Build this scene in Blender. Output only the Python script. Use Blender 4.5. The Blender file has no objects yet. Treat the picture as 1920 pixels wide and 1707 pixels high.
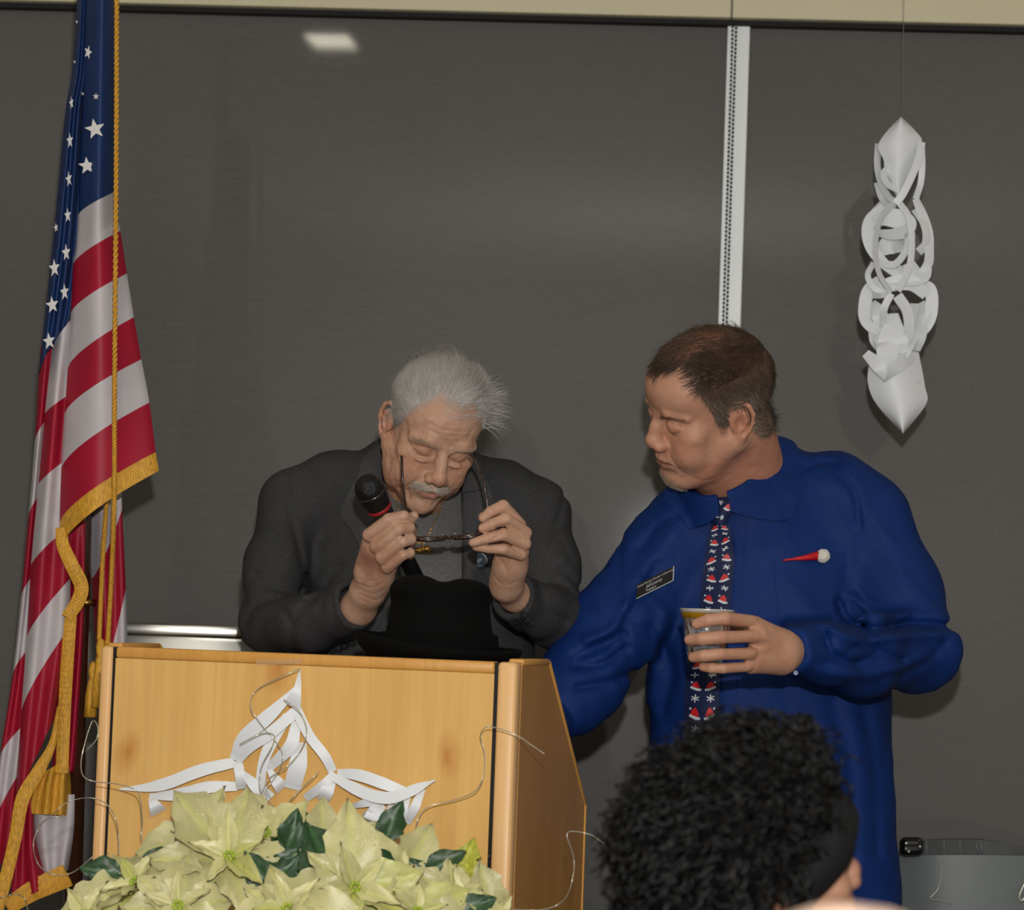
import bpy, math, random
import numpy as np
from mathutils import Vector, Matrix
from mathutils.bvhtree import BVHTree

rng = np.random.RandomState(7)
random.seed(7)
SC = bpy.context.scene
COL = SC.collection

# ------------------------------------------------------------------ camera
FPX = 5175.0                       # focal length in pixels of the 1920 frame
CAM = np.array([0.0, 0.0, 1.28])
PITCH, ROLL = math.radians(3.5), math.radians(2.1)
_f = np.array([0, math.cos(PITCH), math.sin(PITCH)])
_r0 = np.array([1.0, 0, 0]); _u0 = np.array([0, -math.sin(PITCH), math.cos(PITCH)])
_r = _r0 * math.cos(ROLL) + _u0 * math.sin(ROLL)
_u = -_r0 * math.sin(ROLL) + _u0 * math.cos(ROLL)
cam_data = bpy.data.cameras.new('camera')
cam_data.sensor_width = 36.0
cam_data.lens = FPX / 1920 * 36
cam_data.clip_start = 0.05
cam_data.dof.use_dof = True
cam_data.dof.focus_distance = 4.5
cam_data.dof.aperture_fstop = 6.0
cam = bpy.data.objects.new('camera', cam_data)
m = Matrix.Identity(4)
for i in range(3):
    m[i][0], m[i][1], m[i][2], m[i][3] = _r[i], _u[i], -_f[i], CAM[i]
cam.matrix_world = m
COL.objects.link(cam)
SC.camera = cam

# ------------------------------------------------------------------ light and exposure
SC.view_settings.view_transform = 'Standard'
SC.view_settings.look = 'None'
SC.view_settings.gamma = 1.0
SC.view_settings.use_curve_mapping = False
SC.view_settings.exposure = 0.0
world = bpy.data.worlds.new('world'); SC.world = world
world.use_nodes = True
world.node_tree.nodes['Background'].inputs[0].default_value = (1.0, 0.86, 0.7, 1)
world.node_tree.nodes['Background'].inputs[1].default_value = 0.03
fl = bpy.data.lights.new('flash', 'POINT')            # the photographer's flash, above the lens
fl.energy = 400.0; fl.shadow_soft_size = 0.035; fl.color = (1.0, 0.985, 0.96)
flo = bpy.data.objects.new('flash', fl); flo.location = (0.03, 0.02, 1.62); COL.objects.link(flo)

# ------------------------------------------------------------------ helpers: points of the place from the picture
def P(px, py, Y):
    px = np.asarray(px, float); py = np.asarray(py, float); Y = np.asarray(Y, float)
    d = (_f + _r * ((px - 960) / FPX)[..., None] - _u * ((py - 853.5) / FPX)[..., None])
    return CAM + d * (Y / d[..., 1])[..., None]
def ray(px, py):
    d = _f + _r * ((px - 960) / FPX) - _u * ((py - 853.5) / FPX)
    return Vector(d / np.linalg.norm(d))
def proj(W):
    d = np.asarray(W) - CAM; z = d @ _f
    return np.stack([960 + (d @ _r) / z * FPX, 853.5 - (d @ _u) / z * FPX], -1)
def S(Y, px=1.0):                                       # metres spanned by px pixels at depth Y
    return px * Y / FPX
def spline(pts, n):
    p = np.asarray(pts, float)
    if len(p) == 2:
        t = np.linspace(0, 1, n)[:, None]; return p[0] * (1 - t) + p[1] * t
    q = np.vstack([2 * p[0] - p[1], p, 2 * p[-1] - p[-2]])
    t = np.linspace(0, len(p) - 1 - 1e-9, n); i = t.astype(int); f = (t - i)[:, None]
    a, b, c, d = q[i], q[i + 1], q[i + 2], q[i + 3]
    return 0.5 * (2 * b + (c - a) * f + (2 * a - 5 * b + 4 * c - d) * f**2 + (3 * b - a - 3 * c + d) * f**3)
def poly(pts, n):
    p = np.asarray(pts, float); t = np.linspace(0, len(p) - 1, n)
    return np.stack([np.interp(t, np.arange(len(p)), p[:, k]) for k in range(p.shape[1])], 1)
def vnoise(p, scale=1.0, seed=0):                       # smooth value noise, -1..1
    q = np.asarray(p, np.float64) * scale + seed * 17.31
    i = np.floor(q).astype(np.int64); f = q - i; f = f * f * (3 - 2 * f)
    def h(a, b, c):
        n = (a * 374761393 + b * 668265263 + c * 2147483647 + seed * 974711) & 0xffffffff
        n = ((n ^ (n >> 13)) * 1274126177) & 0xffffffff
        return ((n ^ (n >> 16)) & 0xffff) / 32767.5 - 1
    x, y, z = i[..., 0], i[..., 1], i[..., 2]
    r = 0
    for dx in (0, 1):
        for dy in (0, 1):
            for dz in (0, 1):
                w = (f[..., 0] if dx else 1 - f[..., 0]) * (f[..., 1] if dy else 1 - f[..., 1]) * (f[..., 2] if dz else 1 - f[..., 2])
                r = r + w * h(x + dx, y + dy, z + dz)
    return r

# ------------------------------------------------------------------ helpers: materials
def srgb(r, g, b):
    f = lambda c: (c / 255 / 12.92) if c <= 10 else (((c / 255) + 0.055) / 1.055) ** 2.4
    return (f(r), f(g), f(b), 1)
class NT:
    def __init__(s, name):
        s.m = bpy.data.materials.new(name); s.m.use_nodes = True
        s.t = s.m.node_tree; s.b = s.t.nodes['Principled BSDF']
    def n(s, kind, **kw):
        o = s.t.nodes.new(kind)
        for k, v in kw.items():
            if k in o.inputs: o.inputs[k].default_value = v
            else: setattr(o, k, v)
        return o
    def l(s, a, b): s.t.links.new(a, b)
    def coords(s, kind='Object', scale=(1, 1, 1)):
        c = s.n('ShaderNodeTexCoord'); mp = s.n('ShaderNodeMapping'); mp.inputs['Scale'].default_value = scale
        s.l(c.outputs[kind], mp.inputs[0]); return mp.outputs[0]
    def noise(s, vec, scale, detail=3.0, rough=0.5):
        o = s.n('ShaderNodeTexNoise'); o.inputs['Scale'].default_value = scale
        o.inputs['Detail'].default_value = detail; o.inputs['Roughness'].default_value = rough
        s.l(vec, o.inputs['Vector']); return o.outputs['Fac']
    def ramp(s, fac, stops):
        o = s.n('ShaderNodeValToRGB'); e = o.color_ramp.elements
        while len(e) < len(stops): e.new(0.5)
        for k, (p, c) in enumerate(stops): e[k].position = p; e[k].color = c
        s.l(fac, o.inputs[0]); return o.outputs[0]
    def mix(s, fac, a, b, mode='MIX'):
        o = s.n('ShaderNodeMix', data_type='RGBA', blend_type=mode)
        for sock, v in ((o.inputs[0], fac), (o.inputs[6], a), (o.inputs[7], b)):
            if isinstance(v, (int, float, tuple)): sock.default_value = v
            else: s.l(v, sock)
        return o.outputs[2]
    def bump(s, h, strength, dist=0.002):
        o = s.n('ShaderNodeBump'); o.inputs['Strength'].default_value = strength; o.inputs['Distance'].default_value = dist
        s.l(h, o.inputs['Height']); s.l(o.outputs[0], s.b.inputs['Normal'])
def mat(name, col, rough=0.6, metal=0.0, spec=0.5, var=0.0, vs=20.0, bump=0.0, bs=200.0, bd=0.001, vec=(1, 1, 1), sheen=0.0, coat=0.0, trans=0.0, alpha=1.0, attr=False, sss=0.0, emit=0.0):
    t = NT(name); b = t.b; c = col if len(col) == 4 else (*col, 1)
    b.inputs['Base Color'].default_value = c; b.inputs['Roughness'].default_value = rough
    b.inputs['Metallic'].default_value = metal; b.inputs['Specular IOR Level'].default_value = spec
    b.inputs['Sheen Weight'].default_value = sheen; b.inputs['Coat Weight'].default_value = coat
    b.inputs['Transmission Weight'].default_value = trans; b.inputs['Alpha'].default_value = alpha
    if sss:
        b.inputs['Subsurface Weight'].default_value = sss; b.inputs['Subsurface Scale'].default_value = 0.004
        b.inputs['Subsurface Radius'].default_value = (1.0, 0.4, 0.2)
    if emit:
        b.inputs['Emission Color'].default_value = c; b.inputs['Emission Strength'].default_value = emit
    src = None
    if attr:
        a = t.n('ShaderNodeAttribute'); a.attribute_name = 'Col'; src = a.outputs['Color']
    if var:
        v = t.coords('Object', vec); n_ = t.noise(v, vs, 4)
        lo = tuple(x * (1 - var) for x in c[:3]) + (1,); hi = tuple(min(1, x * (1 + var)) for x in c[:3]) + (1,)
        if src is None: src = t.ramp(n_, [(0.3, lo), (0.7, hi)])
        else:
            g = t.ramp(n_, [(0.3, (1 - var, 1 - var, 1 - var, 1)), (0.7, (1, 1, 1, 1))]); src = t.mix(1.0, src, g, 'MULTIPLY')
    if src is not None: t.l(src, b.inputs['Base Color'])
    if bump:
        v = t.coords('Object', vec); t.bump(t.noise(v, bs, 3), bump, bd)
    return t.m

# ------------------------------------------------------------------ helpers: objects
def tag(o, label=None, cat=None, group=None, kind=None):
    if label: o['label'] = label
    if cat: o['category'] = cat
    if group: o['group'] = group
    if kind: o['kind'] = kind
    return o
def empty(name, loc, label, cat, group=None):
    o = bpy.data.objects.new(name, None); o.location = tuple(loc); o.empty_display_size = 0.05
    COL.objects.link(o); return tag(o, label, cat, group)
def parent_keep(o, p):
    o.parent = p
    o.matrix_parent_inverse = p_world(p).inverted()
def p_world(p):
    mw = Matrix.Translation(p.location) if p.parent is None else p_world(p.parent) @ p.matrix_parent_inverse @ Matrix.Translation(p.location)
    return mw
def mesh_np(name, V, F, mats, parent=None, smooth=True, col=None, mi=None, label=None):
    """F: (n,k) int array or list of such arrays or list of tuples"""
    me = bpy.data.meshes.new(name)
    V = np.asarray(V, np.float32)
    if isinstance(F, np.ndarray): F = [F]
    elif len(F) and not isinstance(F[0], np.ndarray):
        by = {}
        for k, f in enumerate(F): by.setdefault(len(f), []).append((k, f))
        order = [k for v in by.values() for k, _ in v]
        if mi is not None: mi = np.asarray(mi)[order]
        F = [np.array([f for _, f in v]) for v in by.values()]
    loops = np.concatenate([f.ravel() for f in F]); tot = np.concatenate([np.full(len(f), f.shape[1]) for f in F])
    start = np.concatenate([[0], np.cumsum(tot)[:-1]])
    me.vertices.add(len(V)); me.vertices.foreach_set('co', V.ravel())
    me.loops.add(len(loops)); me.loops.foreach_set('vertex_index', loops.astype(np.int32))
    me.polygons.add(len(tot)); me.polygons.foreach_set('loop_start', start.astype(np.int32))
    me.polygons.foreach_set('loop_total', tot.astype(np.int32))
    me.polygons.foreach_set('use_smooth', np.full(len(tot), smooth))
    if mi is not None: me.polygons.foreach_set('material_index', np.asarray(mi, np.int32))
    me.update(calc_edges=True); me.validate()
    if col is not None:
        a = me.color_attributes.new('Col', 'FLOAT_COLOR', 'POINT')
        c = np.ones((len(V), 4), np.float32); c[:, :3] = col; a.data.foreach_set('color', c.ravel())
    for mm in (mats if isinstance(mats, (list, tuple)) else [mats]): me.materials.append(mm)
    o = bpy.data.objects.new(name, me); COL.objects.link(o)
    if parent is not None: parent_keep(o, parent)
    if label: o['label'] = label
    return o
class MB:                                                # gathers primitives into one mesh
    def __init__(s): s.V = []; s.F = []; s.n = 0; s.mi = []
    def add(s, V, F, mi=0):
        V = np.asarray(V, float).reshape(-1, 3); s.V.append(V)
        for f in (F.tolist() if isinstance(F, np.ndarray) else F): s.F.append(tuple(int(i) + s.n for i in f)); s.mi.append(mi)
        s.n += len(V); return s
    def box(s, c, d, R=None, bev=0.0, mi=0):
        c = np.asarray(c, float); hx, hy, hz = np.asarray(d, float) / 2; b = min(bev, hx * .99, hy * .99, hz * .99)
        if b <= 0:
            V = np.array([(x * hx, y * hy, z * hz) for z in (-1, 1) for x, y in ((-1, -1), (1, -1), (1, 1), (-1, 1))])
            F = [(3, 2, 1, 0), (4, 5, 6, 7), (0, 1, 5, 4), (1, 2, 6, 5), (2, 3, 7, 6), (3, 0, 4, 7)]
        else:
            V = []; lv = [(-hz, b), (-hz + b * .3, b * .3), (-hz + b, 0), (hz - b, 0), (hz - b * .3, b * .3), (hz, b)]
            for z, i in lv:
                X, Y = hx - i, hy - i; k = b
                for sx, sy in ((-1, -1), (1, -1), (1, 1), (-1, 1)):
                    ang0 = {(-1, -1): math.pi, (1, -1): 1.5 * math.pi, (1, 1): 0, (-1, 1): .5 * math.pi}[(sx, sy)]
                    cx, cy = sx * (hx - b), sy * (hy - b); rr = b - i
                    for q in range(3):
                        a = ang0 + q * math.pi / 4; V.append((cx + rr * math.cos(a), cy + rr * math.sin(a), z))
            F = []
            for l in range(5):
                for q in range(12): a = l * 12; F.append((a + q, a + (q + 1) % 12, a + 12 + (q + 1) % 12, a + 12 + q))
            F.append(tuple(range(11, -1, -1))); F.append(tuple(range(60, 72))); V = np.array(V)
        if R is not None: V = V @ np.asarray(R).T
        return s.add(V + c, F, mi)
    def tube(s, pts, r, n=8, caps=True, mi=0):
        V, F = tube_np(np.asarray(pts, float), r, n, caps); return s.add(V, F, mi)
    def lathe(s, prof, c=(0, 0, 0), R=None, n=32, mi=0, sx=1.0, sy=1.0):
        prof = np.asarray(prof, float); k = len(prof); a = np.linspace(0, 2 * math.pi, n, endpoint=False)
        V = np.stack([np.outer(prof[:, 0], np.cos(a)) * sx, np.outer(prof[:, 0], np.sin(a)) * sy, np.repeat(prof[:, 1][:, None], n, 1)], -1).reshape(-1, 3)
        F = [(i * n + j, i * n + (j + 1) % n, (i + 1) * n + (j + 1) % n, (i + 1) * n + j) for i in range(k - 1) for j in range(n)]
        if R is not None: V = V @ np.asarray(R).T
        return s.add(V + np.asarray(c), F, mi)
    def sphere(s, c, r, n=12, mi=0, R=None):
        r = np.atleast_1d(r) * np.ones(3); t = np.linspace(0, math.pi, n // 2 + 1)
        pr = np.stack([np.maximum(np.sin(t), 1e-4), -np.cos(t)], 1); q = MB().lathe(pr, n=n); V = np.vstack(q.V) * r
        if R is not None: V = V @ np.asarray(R).T
        return s.add(V + np.asarray(c), q.F, mi)
    def build(s, name, mats, parent=None, smooth=True, label=None):
        return mesh_np(name, np.vstack(s.V), s.F, mats, parent, smooth, mi=s.mi, label=label)
def frames(pts):
    t = np.gradient(pts, axis=0); t /= np.linalg.norm(t, axis=1)[:, None] + 1e-12
    n = np.cross(t[0], [0, 0, 1.0]);
    if np.linalg.norm(n) < 1e-3: n = np.cross(t[0], [1.0, 0, 0])
    n /= np.linalg.norm(n); N = [n]
    for k in range(1, len(pts)):
        n = N[-1] - t[k] * np.dot(N[-1], t[k]); n /= np.linalg.norm(n) + 1e-12; N.append(n)
    N = np.array(N); return t, N, np.cross(t, N)
def tube_np(pts, r, n=8, caps=True):
    t, N, B = frames(pts); r = np.ones(len(pts)) * r; a = np.linspace(0, 2 * math.pi, n, endpoint=False)
    V = (pts[:, None] + (N[:, None] * np.cos(a)[None, :, None] + B[:, None] * np.sin(a)[None, :, None]) * r[:, None, None]).reshape(-1, 3)
    F = [(i * n + j, (i + 1) * n + j, (i + 1) * n + (j + 1) % n, i * n + (j + 1) % n) for i in range(len(pts) - 1) for j in range(n)]
    if caps: F.append(tuple(range(n))); F.append(tuple(range(len(pts) * n - 1, (len(pts) - 1) * n - 1, -1)))
    return V, F
def strands(name, paths, rad, m_, parent=None, col=None, label=None):  # many thin 3-sided tubes at once; paths (N,M,3)
    paths = np.asarray(paths, float); N_, M, _ = paths.shape
    t = np.gradient(paths, axis=1); t /= np.linalg.norm(t, axis=2)[..., None] + 1e-12
    ref = np.array([0.31, 0.77, 0.56]); a = np.cross(t, ref); a /= np.linalg.norm(a, axis=2)[..., None] + 1e-12; b = np.cross(t, a)
    rad = np.broadcast_to(rad, (N_, M)) * 1.0
    V = np.stack([paths + (a * math.cos(q) + b * math.sin(q)) * rad[..., None] for q in (0, 2.094, 4.189)], 2).reshape(-1, 3)
    i = (np.arange(N_)[:, None, None] * M + np.arange(M - 1)[None, :, None]) * 3 + np.arange(3)[None, None, :]
    j = (np.arange(N_)[:, None, None] * M + np.arange(M - 1)[None, :, None]) * 3 + ((np.arange(3) + 1) % 3)[None, None, :]
    F = np.stack([i, i + 3, j + 3, j], -1).reshape(-1, 4)
    c = None if col is None else np.repeat(col, M * 3, 0)
    return mesh_np(name, V, F, m_, parent, True, c, label=label)
def grid_mesh(G, thick=0.0, flip=False):                 # G (nv,nu,3) -> verts, quads; thick: shifted back layer + rim
    nv, nu, _ = G.shape; V = G.reshape(-1, 3)
    i = (np.arange(nv - 1)[:, None] * nu + np.arange(nu - 1)[None, :]).ravel()
    F = np.stack([i, i + nu, i + nu + 1, i + 1], 1)
    if thick:
        du = np.gradient(G, axis=1); dv = np.gradient(G, axis=0); n = np.cross(du, dv); n /= np.linalg.norm(n, axis=2)[..., None] + 1e-12
        # back layer on the side away from the camera
        sgn = np.sign(np.mean(np.sum(n * (G - CAM), 2))) or 1.0
        B = (G + n * sgn * thick).reshape(-1, 3); K = len(V)
        ring = list(range(nu)) + [k * nu + nu - 1 for k in range(1, nv)] + [(nv - 1) * nu + k for k in range(nu - 2, -1, -1)] + [k * nu for k in range(nv - 2, 0, -1)]
        ring = np.array(ring); nx = np.roll(ring, -1)
        n2 = len(ring); i2 = np.arange(n2); j2 = np.roll(i2, -1)
        rim = np.stack([i2, j2, j2 + n2, i2 + n2], 1) + 2 * K
        F = np.vstack([F, F[:, ::-1] + K, rim]); V = np.vstack([V, B, V[ring], B[ring]])
    return V, F

# ------------------------------------------------------------------ helpers: implicit modelling (smooth unions, then surface nets)
class Sdf:
    def __init__(s, lo, hi, h):
        s.lo = np.asarray(lo, float); s.h = h; s.n = (np.ceil((np.asarray(hi) - s.lo) / h)).astype(int) + 1
        s.d = np.full(s.n, 1.0, np.float32)
    def box(s, lo, hi, pad):
        a = np.clip(np.floor((np.asarray(lo) - pad - s.lo) / s.h).astype(int), 0, s.n); b = np.clip(np.ceil((np.asarray(hi) + pad - s.lo) / s.h).astype(int) + 1, 0, s.n)
        if np.any(b <= a): return None, None
        sl = tuple(slice(a[k], b[k]) for k in range(3))
        g = [(s.lo[k] + s.h * np.arange(a[k], b[k])).astype(np.float32) for k in range(3)]
        return sl, (g[0][:, None, None], g[1][None, :, None], g[2][None, None, :])
    def _comb(s, sl, p, k, op):
        d = s.d[sl]
        if op == 'add':
            if k <= 0: s.d[sl] = np.minimum(d, p); return
            h = np.maximum(k - np.abs(d - p), 0) / k; s.d[sl] = np.minimum(d, p) - h * h * k * .25
        elif op == 'sub':
            p = -p; k = max(k, 1e-5); h = np.maximum(k - np.abs(d - p), 0) / k; s.d[sl] = np.maximum(d, p) + h * h * k * .25
    def cone(s, a, b, ra, rb=None, k=0.01, op='add'):
        rb = ra if rb is None else rb; a = np.asarray(a, float); b = np.asarray(b, float); R = max(ra, rb)
        sl, g = s.box(np.minimum(a, b) - R, np.maximum(a, b) + R, k + 3 * s.h)
        if sl is None: return s
        v = b - a; L = max(v @ v, 1e-12); q = [g[i] - a[i] for i in range(3)]
        t = np.clip((q[0] * v[0] + q[1] * v[1] + q[2] * v[2]) / L, 0, 1)
        p = np.sqrt((q[0] - t * v[0])**2 + (q[1] - t * v[1])**2 + (q[2] - t * v[2])**2) - (ra + t * (rb - ra))
        s._comb(sl, p, k, op); return s
    def chain(s, pts, rs, k=0.01, op='add'):
        rs = np.ones(len(pts)) * rs
        for i in range(len(pts) - 1): s.cone(pts[i], pts[i + 1], rs[i], rs[i + 1], k, op)
        return s
    def ell(s, c, r, k=0.01, R=None, op='add'):
        c = np.asarray(c, float); r = np.atleast_1d(r) * np.ones(3); M = max(r) if R is not None else r
        sl, g = s.box(c - M, c + M, k + 3 * s.h)
        if sl is None: return s
        q = [g[i] - c[i] for i in range(3)]
        if R is not None:
            R = np.asarray(R); q = [q[0] * R[0, i] + q[1] * R[1, i] + q[2] * R[2, i] for i in range(3)]
        k0 = np.sqrt(sum((q[i] / r[i])**2 for i in range(3))); k1 = np.sqrt(sum((q[i] / r[i]**2)**2 for i in range(3))) + 1e-9
        s._comb(sl, k0 * (k0 - 1) / k1, k, op); return s
    def groove(s, pts, w, amp):                           # amp > 0 carves, < 0 raises a ridge, gaussian across
        pts = np.asarray(pts, float)
        sl, g = s.box(pts.min(0), pts.max(0), 3 * w)
        if sl is None: return s
        D = None
        for a, b in zip(pts[:-1], pts[1:]):
            v = b - a; L = max(v @ v, 1e-12); q = [g[i] - a[i] for i in range(3)]
            t = np.clip((q[0] * v[0] + q[1] * v[1] + q[2] * v[2]) / L, 0, 1)
            p = (q[0] - t * v[0])**2 + (q[1] - t * v[1])**2 + (q[2] - t * v[2])**2
            D = p if D is None else np.minimum(D, p)
        s.d[sl] += amp * np.exp(-D / (w * w)); return s
    def cut(s, c, n, R, depth):                           # saw a limb off at c, within radius R and for depth along n
        c = np.asarray(c, float); n = np.asarray(n, float); n = n / np.linalg.norm(n); M = max(R, depth) * 1.5
        sl, g = s.box(c - M, c + M, 0)
        q = [g[i] - c[i] for i in range(3)]; a = q[0] * n[0] + q[1] * n[1] + q[2] * n[2]
        rr = q[0]**2 + q[1]**2 + q[2]**2 - a * a
        s.d[sl] = np.where((rr < R * R) & (a < depth) & (a > -R), np.maximum(s.d[sl], a), s.d[sl]); return s
    def pgroove(s, lines, Ymax, h=5):                     # creases: list of (points in the picture, width px, depth m) on the side facing the camera
        idx = np.argwhere(np.abs(s.d) < h * s.h); W = s.lo + s.h * idx; ok = W[:, 1] < Ymax; idx = idx[ok]; q = proj(W[ok]); acc = np.zeros(len(q))
        for pts, w, amp in lines:
            pts = spline(pts, max(3, len(pts) * 4)) if len(pts) > 2 else np.asarray(pts, float); D = np.full(len(q), 1e9)
            L = np.linspace(0, 1, len(pts))
            for k, (a, b) in enumerate(zip(pts[:-1], pts[1:])):
                v = b - a; t = np.clip(((q - a) @ v) / (v @ v + 1e-9), 0, 1); D = np.minimum(D, ((q - a - t[:, None] * v)**2).sum(1))
            acc += amp * np.exp(-D / (w * w))
        s.d[tuple(idx.T)] += acc.astype(np.float32); return s
    def plane(s, p, n, k=0.004):                          # cut away the side the normal points to
        n = np.asarray(n, float); n /= np.linalg.norm(n); sl, g = s.box(s.lo, s.lo + s.h * s.n, 0)
        s._comb(sl, -(sum((g[i] - p[i]) * n[i] for i in range(3))), k, 'sub'); return s
    def warp(s, fn):                                      # d += fn(points near the surface)
        idx = np.argwhere(np.abs(s.d) < 6 * s.h); 
        if len(idx): s.d[tuple(idx.T)] += fn(s.lo + s.h * idx).astype(np.float32)
        return s
    def mesh(s, smooth=1):
        d = s.d; sg = d < 0; n = s.n
        c8 = [(i, j, k) for i in (0, 1) for j in (0, 1) for k in (0, 1)]
        sh = lambda A, o: A[o[0]:n[0] - 1 + o[0], o[1]:n[1] - 1 + o[1], o[2]:n[2] - 1 + o[2]]
        cnt = sum(sh(sg, o).astype(np.int8) for o in c8); act = (cnt > 0) & (cnt < 8)
        cells = np.argwhere(act); idx = np.full(act.shape, -1, np.int32); idx[tuple(cells.T)] = np.arange(len(cells))
        acc = np.zeros((len(cells), 3)); num = np.zeros(len(cells))
        for ax in range(3):
            o1, o2 = [a for a in range(3) if a != ax]
            for p in (0, 1):
                for q in (0, 1):
                    o = [0, 0, 0]; o[o1] = p; o[o2] = q; e = list(o); e[ax] = 1
                    A = d[tuple((cells + o).T)]; B = d[tuple((cells + e).T)]; mk = (A < 0) != (B < 0)
                    t = np.where(mk, A / np.where(mk, A - B, 1), 0); pt = np.zeros((len(cells), 3)); pt[:, o1] = p; pt[:, o2] = q; pt[:, ax] = t
                    acc += pt * mk[:, None]; num += mk
        V = s.lo + s.h * (cells + acc / np.maximum(num, 1)[:, None]); F = []
        for ax in range(3):
            o1, o2 = [(1, 2), (2, 0), (0, 1)][ax]
            lo = [slice(None)] * 3; hi = [slice(None)] * 3; lo[ax] = slice(0, -1); hi[ax] = slice(1, None)
            for a in (o1, o2): lo[a] = slice(1, -1); hi[a] = slice(1, -1)
            A = sg[tuple(lo)]; B = sg[tuple(hi)]; e = np.argwhere(A != B)
            if not len(e): continue
            inside = A[tuple(e.T)]; e = e.copy(); e[:, o1] += 1; e[:, o2] += 1
            q = []
            for da, db in ((1, 1), (0, 1), (0, 0), (1, 0)):
                w = e.copy(); w[:, o1] -= da; w[:, o2] -= db; q.append(idx[tuple(w.T)])
            q = np.stack(q, 1); ok = (q >= 0).all(1); q = q[ok]; ins = inside[ok]; q[~ins] = q[~ins][:, ::-1]; F.append(q)
        F = np.vstack(F)
        for _ in range(smooth):
            E = np.vstack([F[:, [0, 1]], F[:, [1, 2]], F[:, [2, 3]], F[:, [3, 0]]]); a = np.zeros_like(V); w = np.zeros(len(V))
            np.add.at(w, E[:, 0], 1); np.add.at(w, E[:, 1], 1)
            for k in range(3):
                a[:, k] = np.bincount(E[:, 0], V[E[:, 1], k], len(V)) + np.bincount(E[:, 1], V[E[:, 0], k], len(V))
            V = V * .5 + .5 * a / np.maximum(w, 1)[:, None]
        return V, F
def largest(V, F):                                         # drop stray islands
    lab = np.arange(len(V)); E = np.vstack([F[:, [0, 1]], F[:, [1, 2]], F[:, [2, 3]]])
    for _ in range(200):
        m_ = np.minimum(lab[E[:, 0]], lab[E[:, 1]]); n_ = lab.copy(); np.minimum.at(n_, lab[E[:, 0]], m_); np.minimum.at(n_, lab[E[:, 1]], m_); n_ = n_[n_]; n_ = n_[n_]; lab2 = n_[lab]
        if (lab2 == lab).all(): break
        lab = lab2
    ids, cn = np.unique(lab, return_counts=True); k = lab == ids[cn.argmax()]; mp = np.cumsum(k) - 1
    return V[k], mp[F[k[F].all(1)]]
def bvh(V, F):
    return BVHTree.FromPolygons([tuple(v) for v in V], [tuple(int(i) for i in f) for f in F])
def joinm(parts):
    Vs, Fs, Cs, n = [], [], [], 0
    for V, F, C in parts:
        Vs.append(V); Fs.append(np.asarray(F) + n); Cs.append(C * np.ones((len(V), 3))); n += len(V)
    return np.vstack(Vs), np.vstack(Fs), np.vstack(Cs)
def hit(tree, px, py, off, fallback=4.7):
    d = ray(px, py); h = tree.ray_cast(Vector(CAM), d)
    if h[0] is None: return None
    return np.array(h[0] - d * off)
def ladder(L, R, nu, nv, sp=True):                        # two edges in the picture -> (nv,nu,2)
    f = spline if sp else poly; a, b = f(L, nv), f(R, nv); u = np.linspace(0, 1, nu)[None, :, None]
    return a[:, None] * (1 - u) + b[:, None] * u
def drape(tree, Q, off):                                  # lay picture-space grid on a surface
    nv, nu, _ = Q.shape; G = np.full((nv, nu, 3), np.nan)
    for i in range(nv):
        for j in range(nu):
            h = hit(tree, Q[i, j, 0], Q[i, j, 1], off)
            if h is not None: G[i, j] = h
    ok = ~np.isnan(G[..., 0]); dep = np.where(ok, G[..., 1], np.nanmedian(G[..., 1]))
    # fill gaps with nearest depth along rows, then smooth depth
    for i in range(nv):
        k = np.where(ok[i])[0]
        if len(k): dep[i] = np.interp(np.arange(nu), k, dep[i][k])
    for _ in range(2):
        pz = np.pad(dep, 1, mode='edge'); dep = np.minimum(dep, (pz[:-2, 1:-1] + pz[2:, 1:-1] + pz[1:-1, :-2] + pz[1:-1, 2:]) / 4 * .5 + dep * .5)
    return P(Q[..., 0], Q[..., 1], dep)
# ================================================================== the room
TH = math.radians(3.2); WN = np.array([math.sin(TH), math.cos(TH), 0]); WT = np.array([math.cos(TH), -math.sin(TH), 0]); W0 = np.array([0, 5.62, 0])
def PW(px, py, off=0.0):                                   # a point of the back wall, off = distance in front of it
    px = np.asarray(px, float); py = np.asarray(py, float)
    d = (_f + _r * ((px - 960) / FPX)[..., None] - _u * ((py - 853.5) / FPX)[..., None])
    t = ((W0 - WN * off - CAM) @ WN) / (d @ WN); return CAM + d * t[..., None]
RW = np.stack([WT, WN, [0, 0, 1]], 1)                      # wall frame: along, into the wall, up
def along(p): return float((np.asarray(p) - W0) @ WT)
def wp(a, b, z): return W0 + WT * a + WN * b + np.array([0, 0, z])
def struct(o): o['kind'] = 'structure'; return o
M_WALL = mat('painted wall', srgb(176, 170, 160), .8, bump=.1)
M_FLOOR = mat('carpet', srgb(70, 66, 64), .95, var=.3, vs=60, bump=.5, bs=400)
M_CEIL = mat('ceiling tile', srgb(190, 188, 182), .9, bump=.2, bs=300)
M_TRIM = mat('cream header board', srgb(214, 205, 172), .55, var=.03, vs=3)
M_MULL = mat('white mullion paint', srgb(236, 240, 240), .4, var=.03, vs=8)
M_DARKGAP = mat('dark gap', srgb(22, 20, 20), .8)
H_CEIL = 2.95
struct(MB().box(wp(0, .06, H_CEIL / 2), (9.0, .1, H_CEIL), RW).build('wall_back', M_WALL, smooth=False))
struct(MB().box((-4.3, 1.6, H_CEIL / 2), (.1, 8.2, H_CEIL)).build('wall_left', M_WALL, smooth=False))
struct(MB().box((4.3, 1.6, H_CEIL / 2), (.1, 7.8, H_CEIL)).build('wall_right', M_WALL, smooth=False))
struct(MB().box((0, -2.45, H_CEIL / 2), (8.7, .1, H_CEIL)).build('wall_front', M_WALL, smooth=False))
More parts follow.
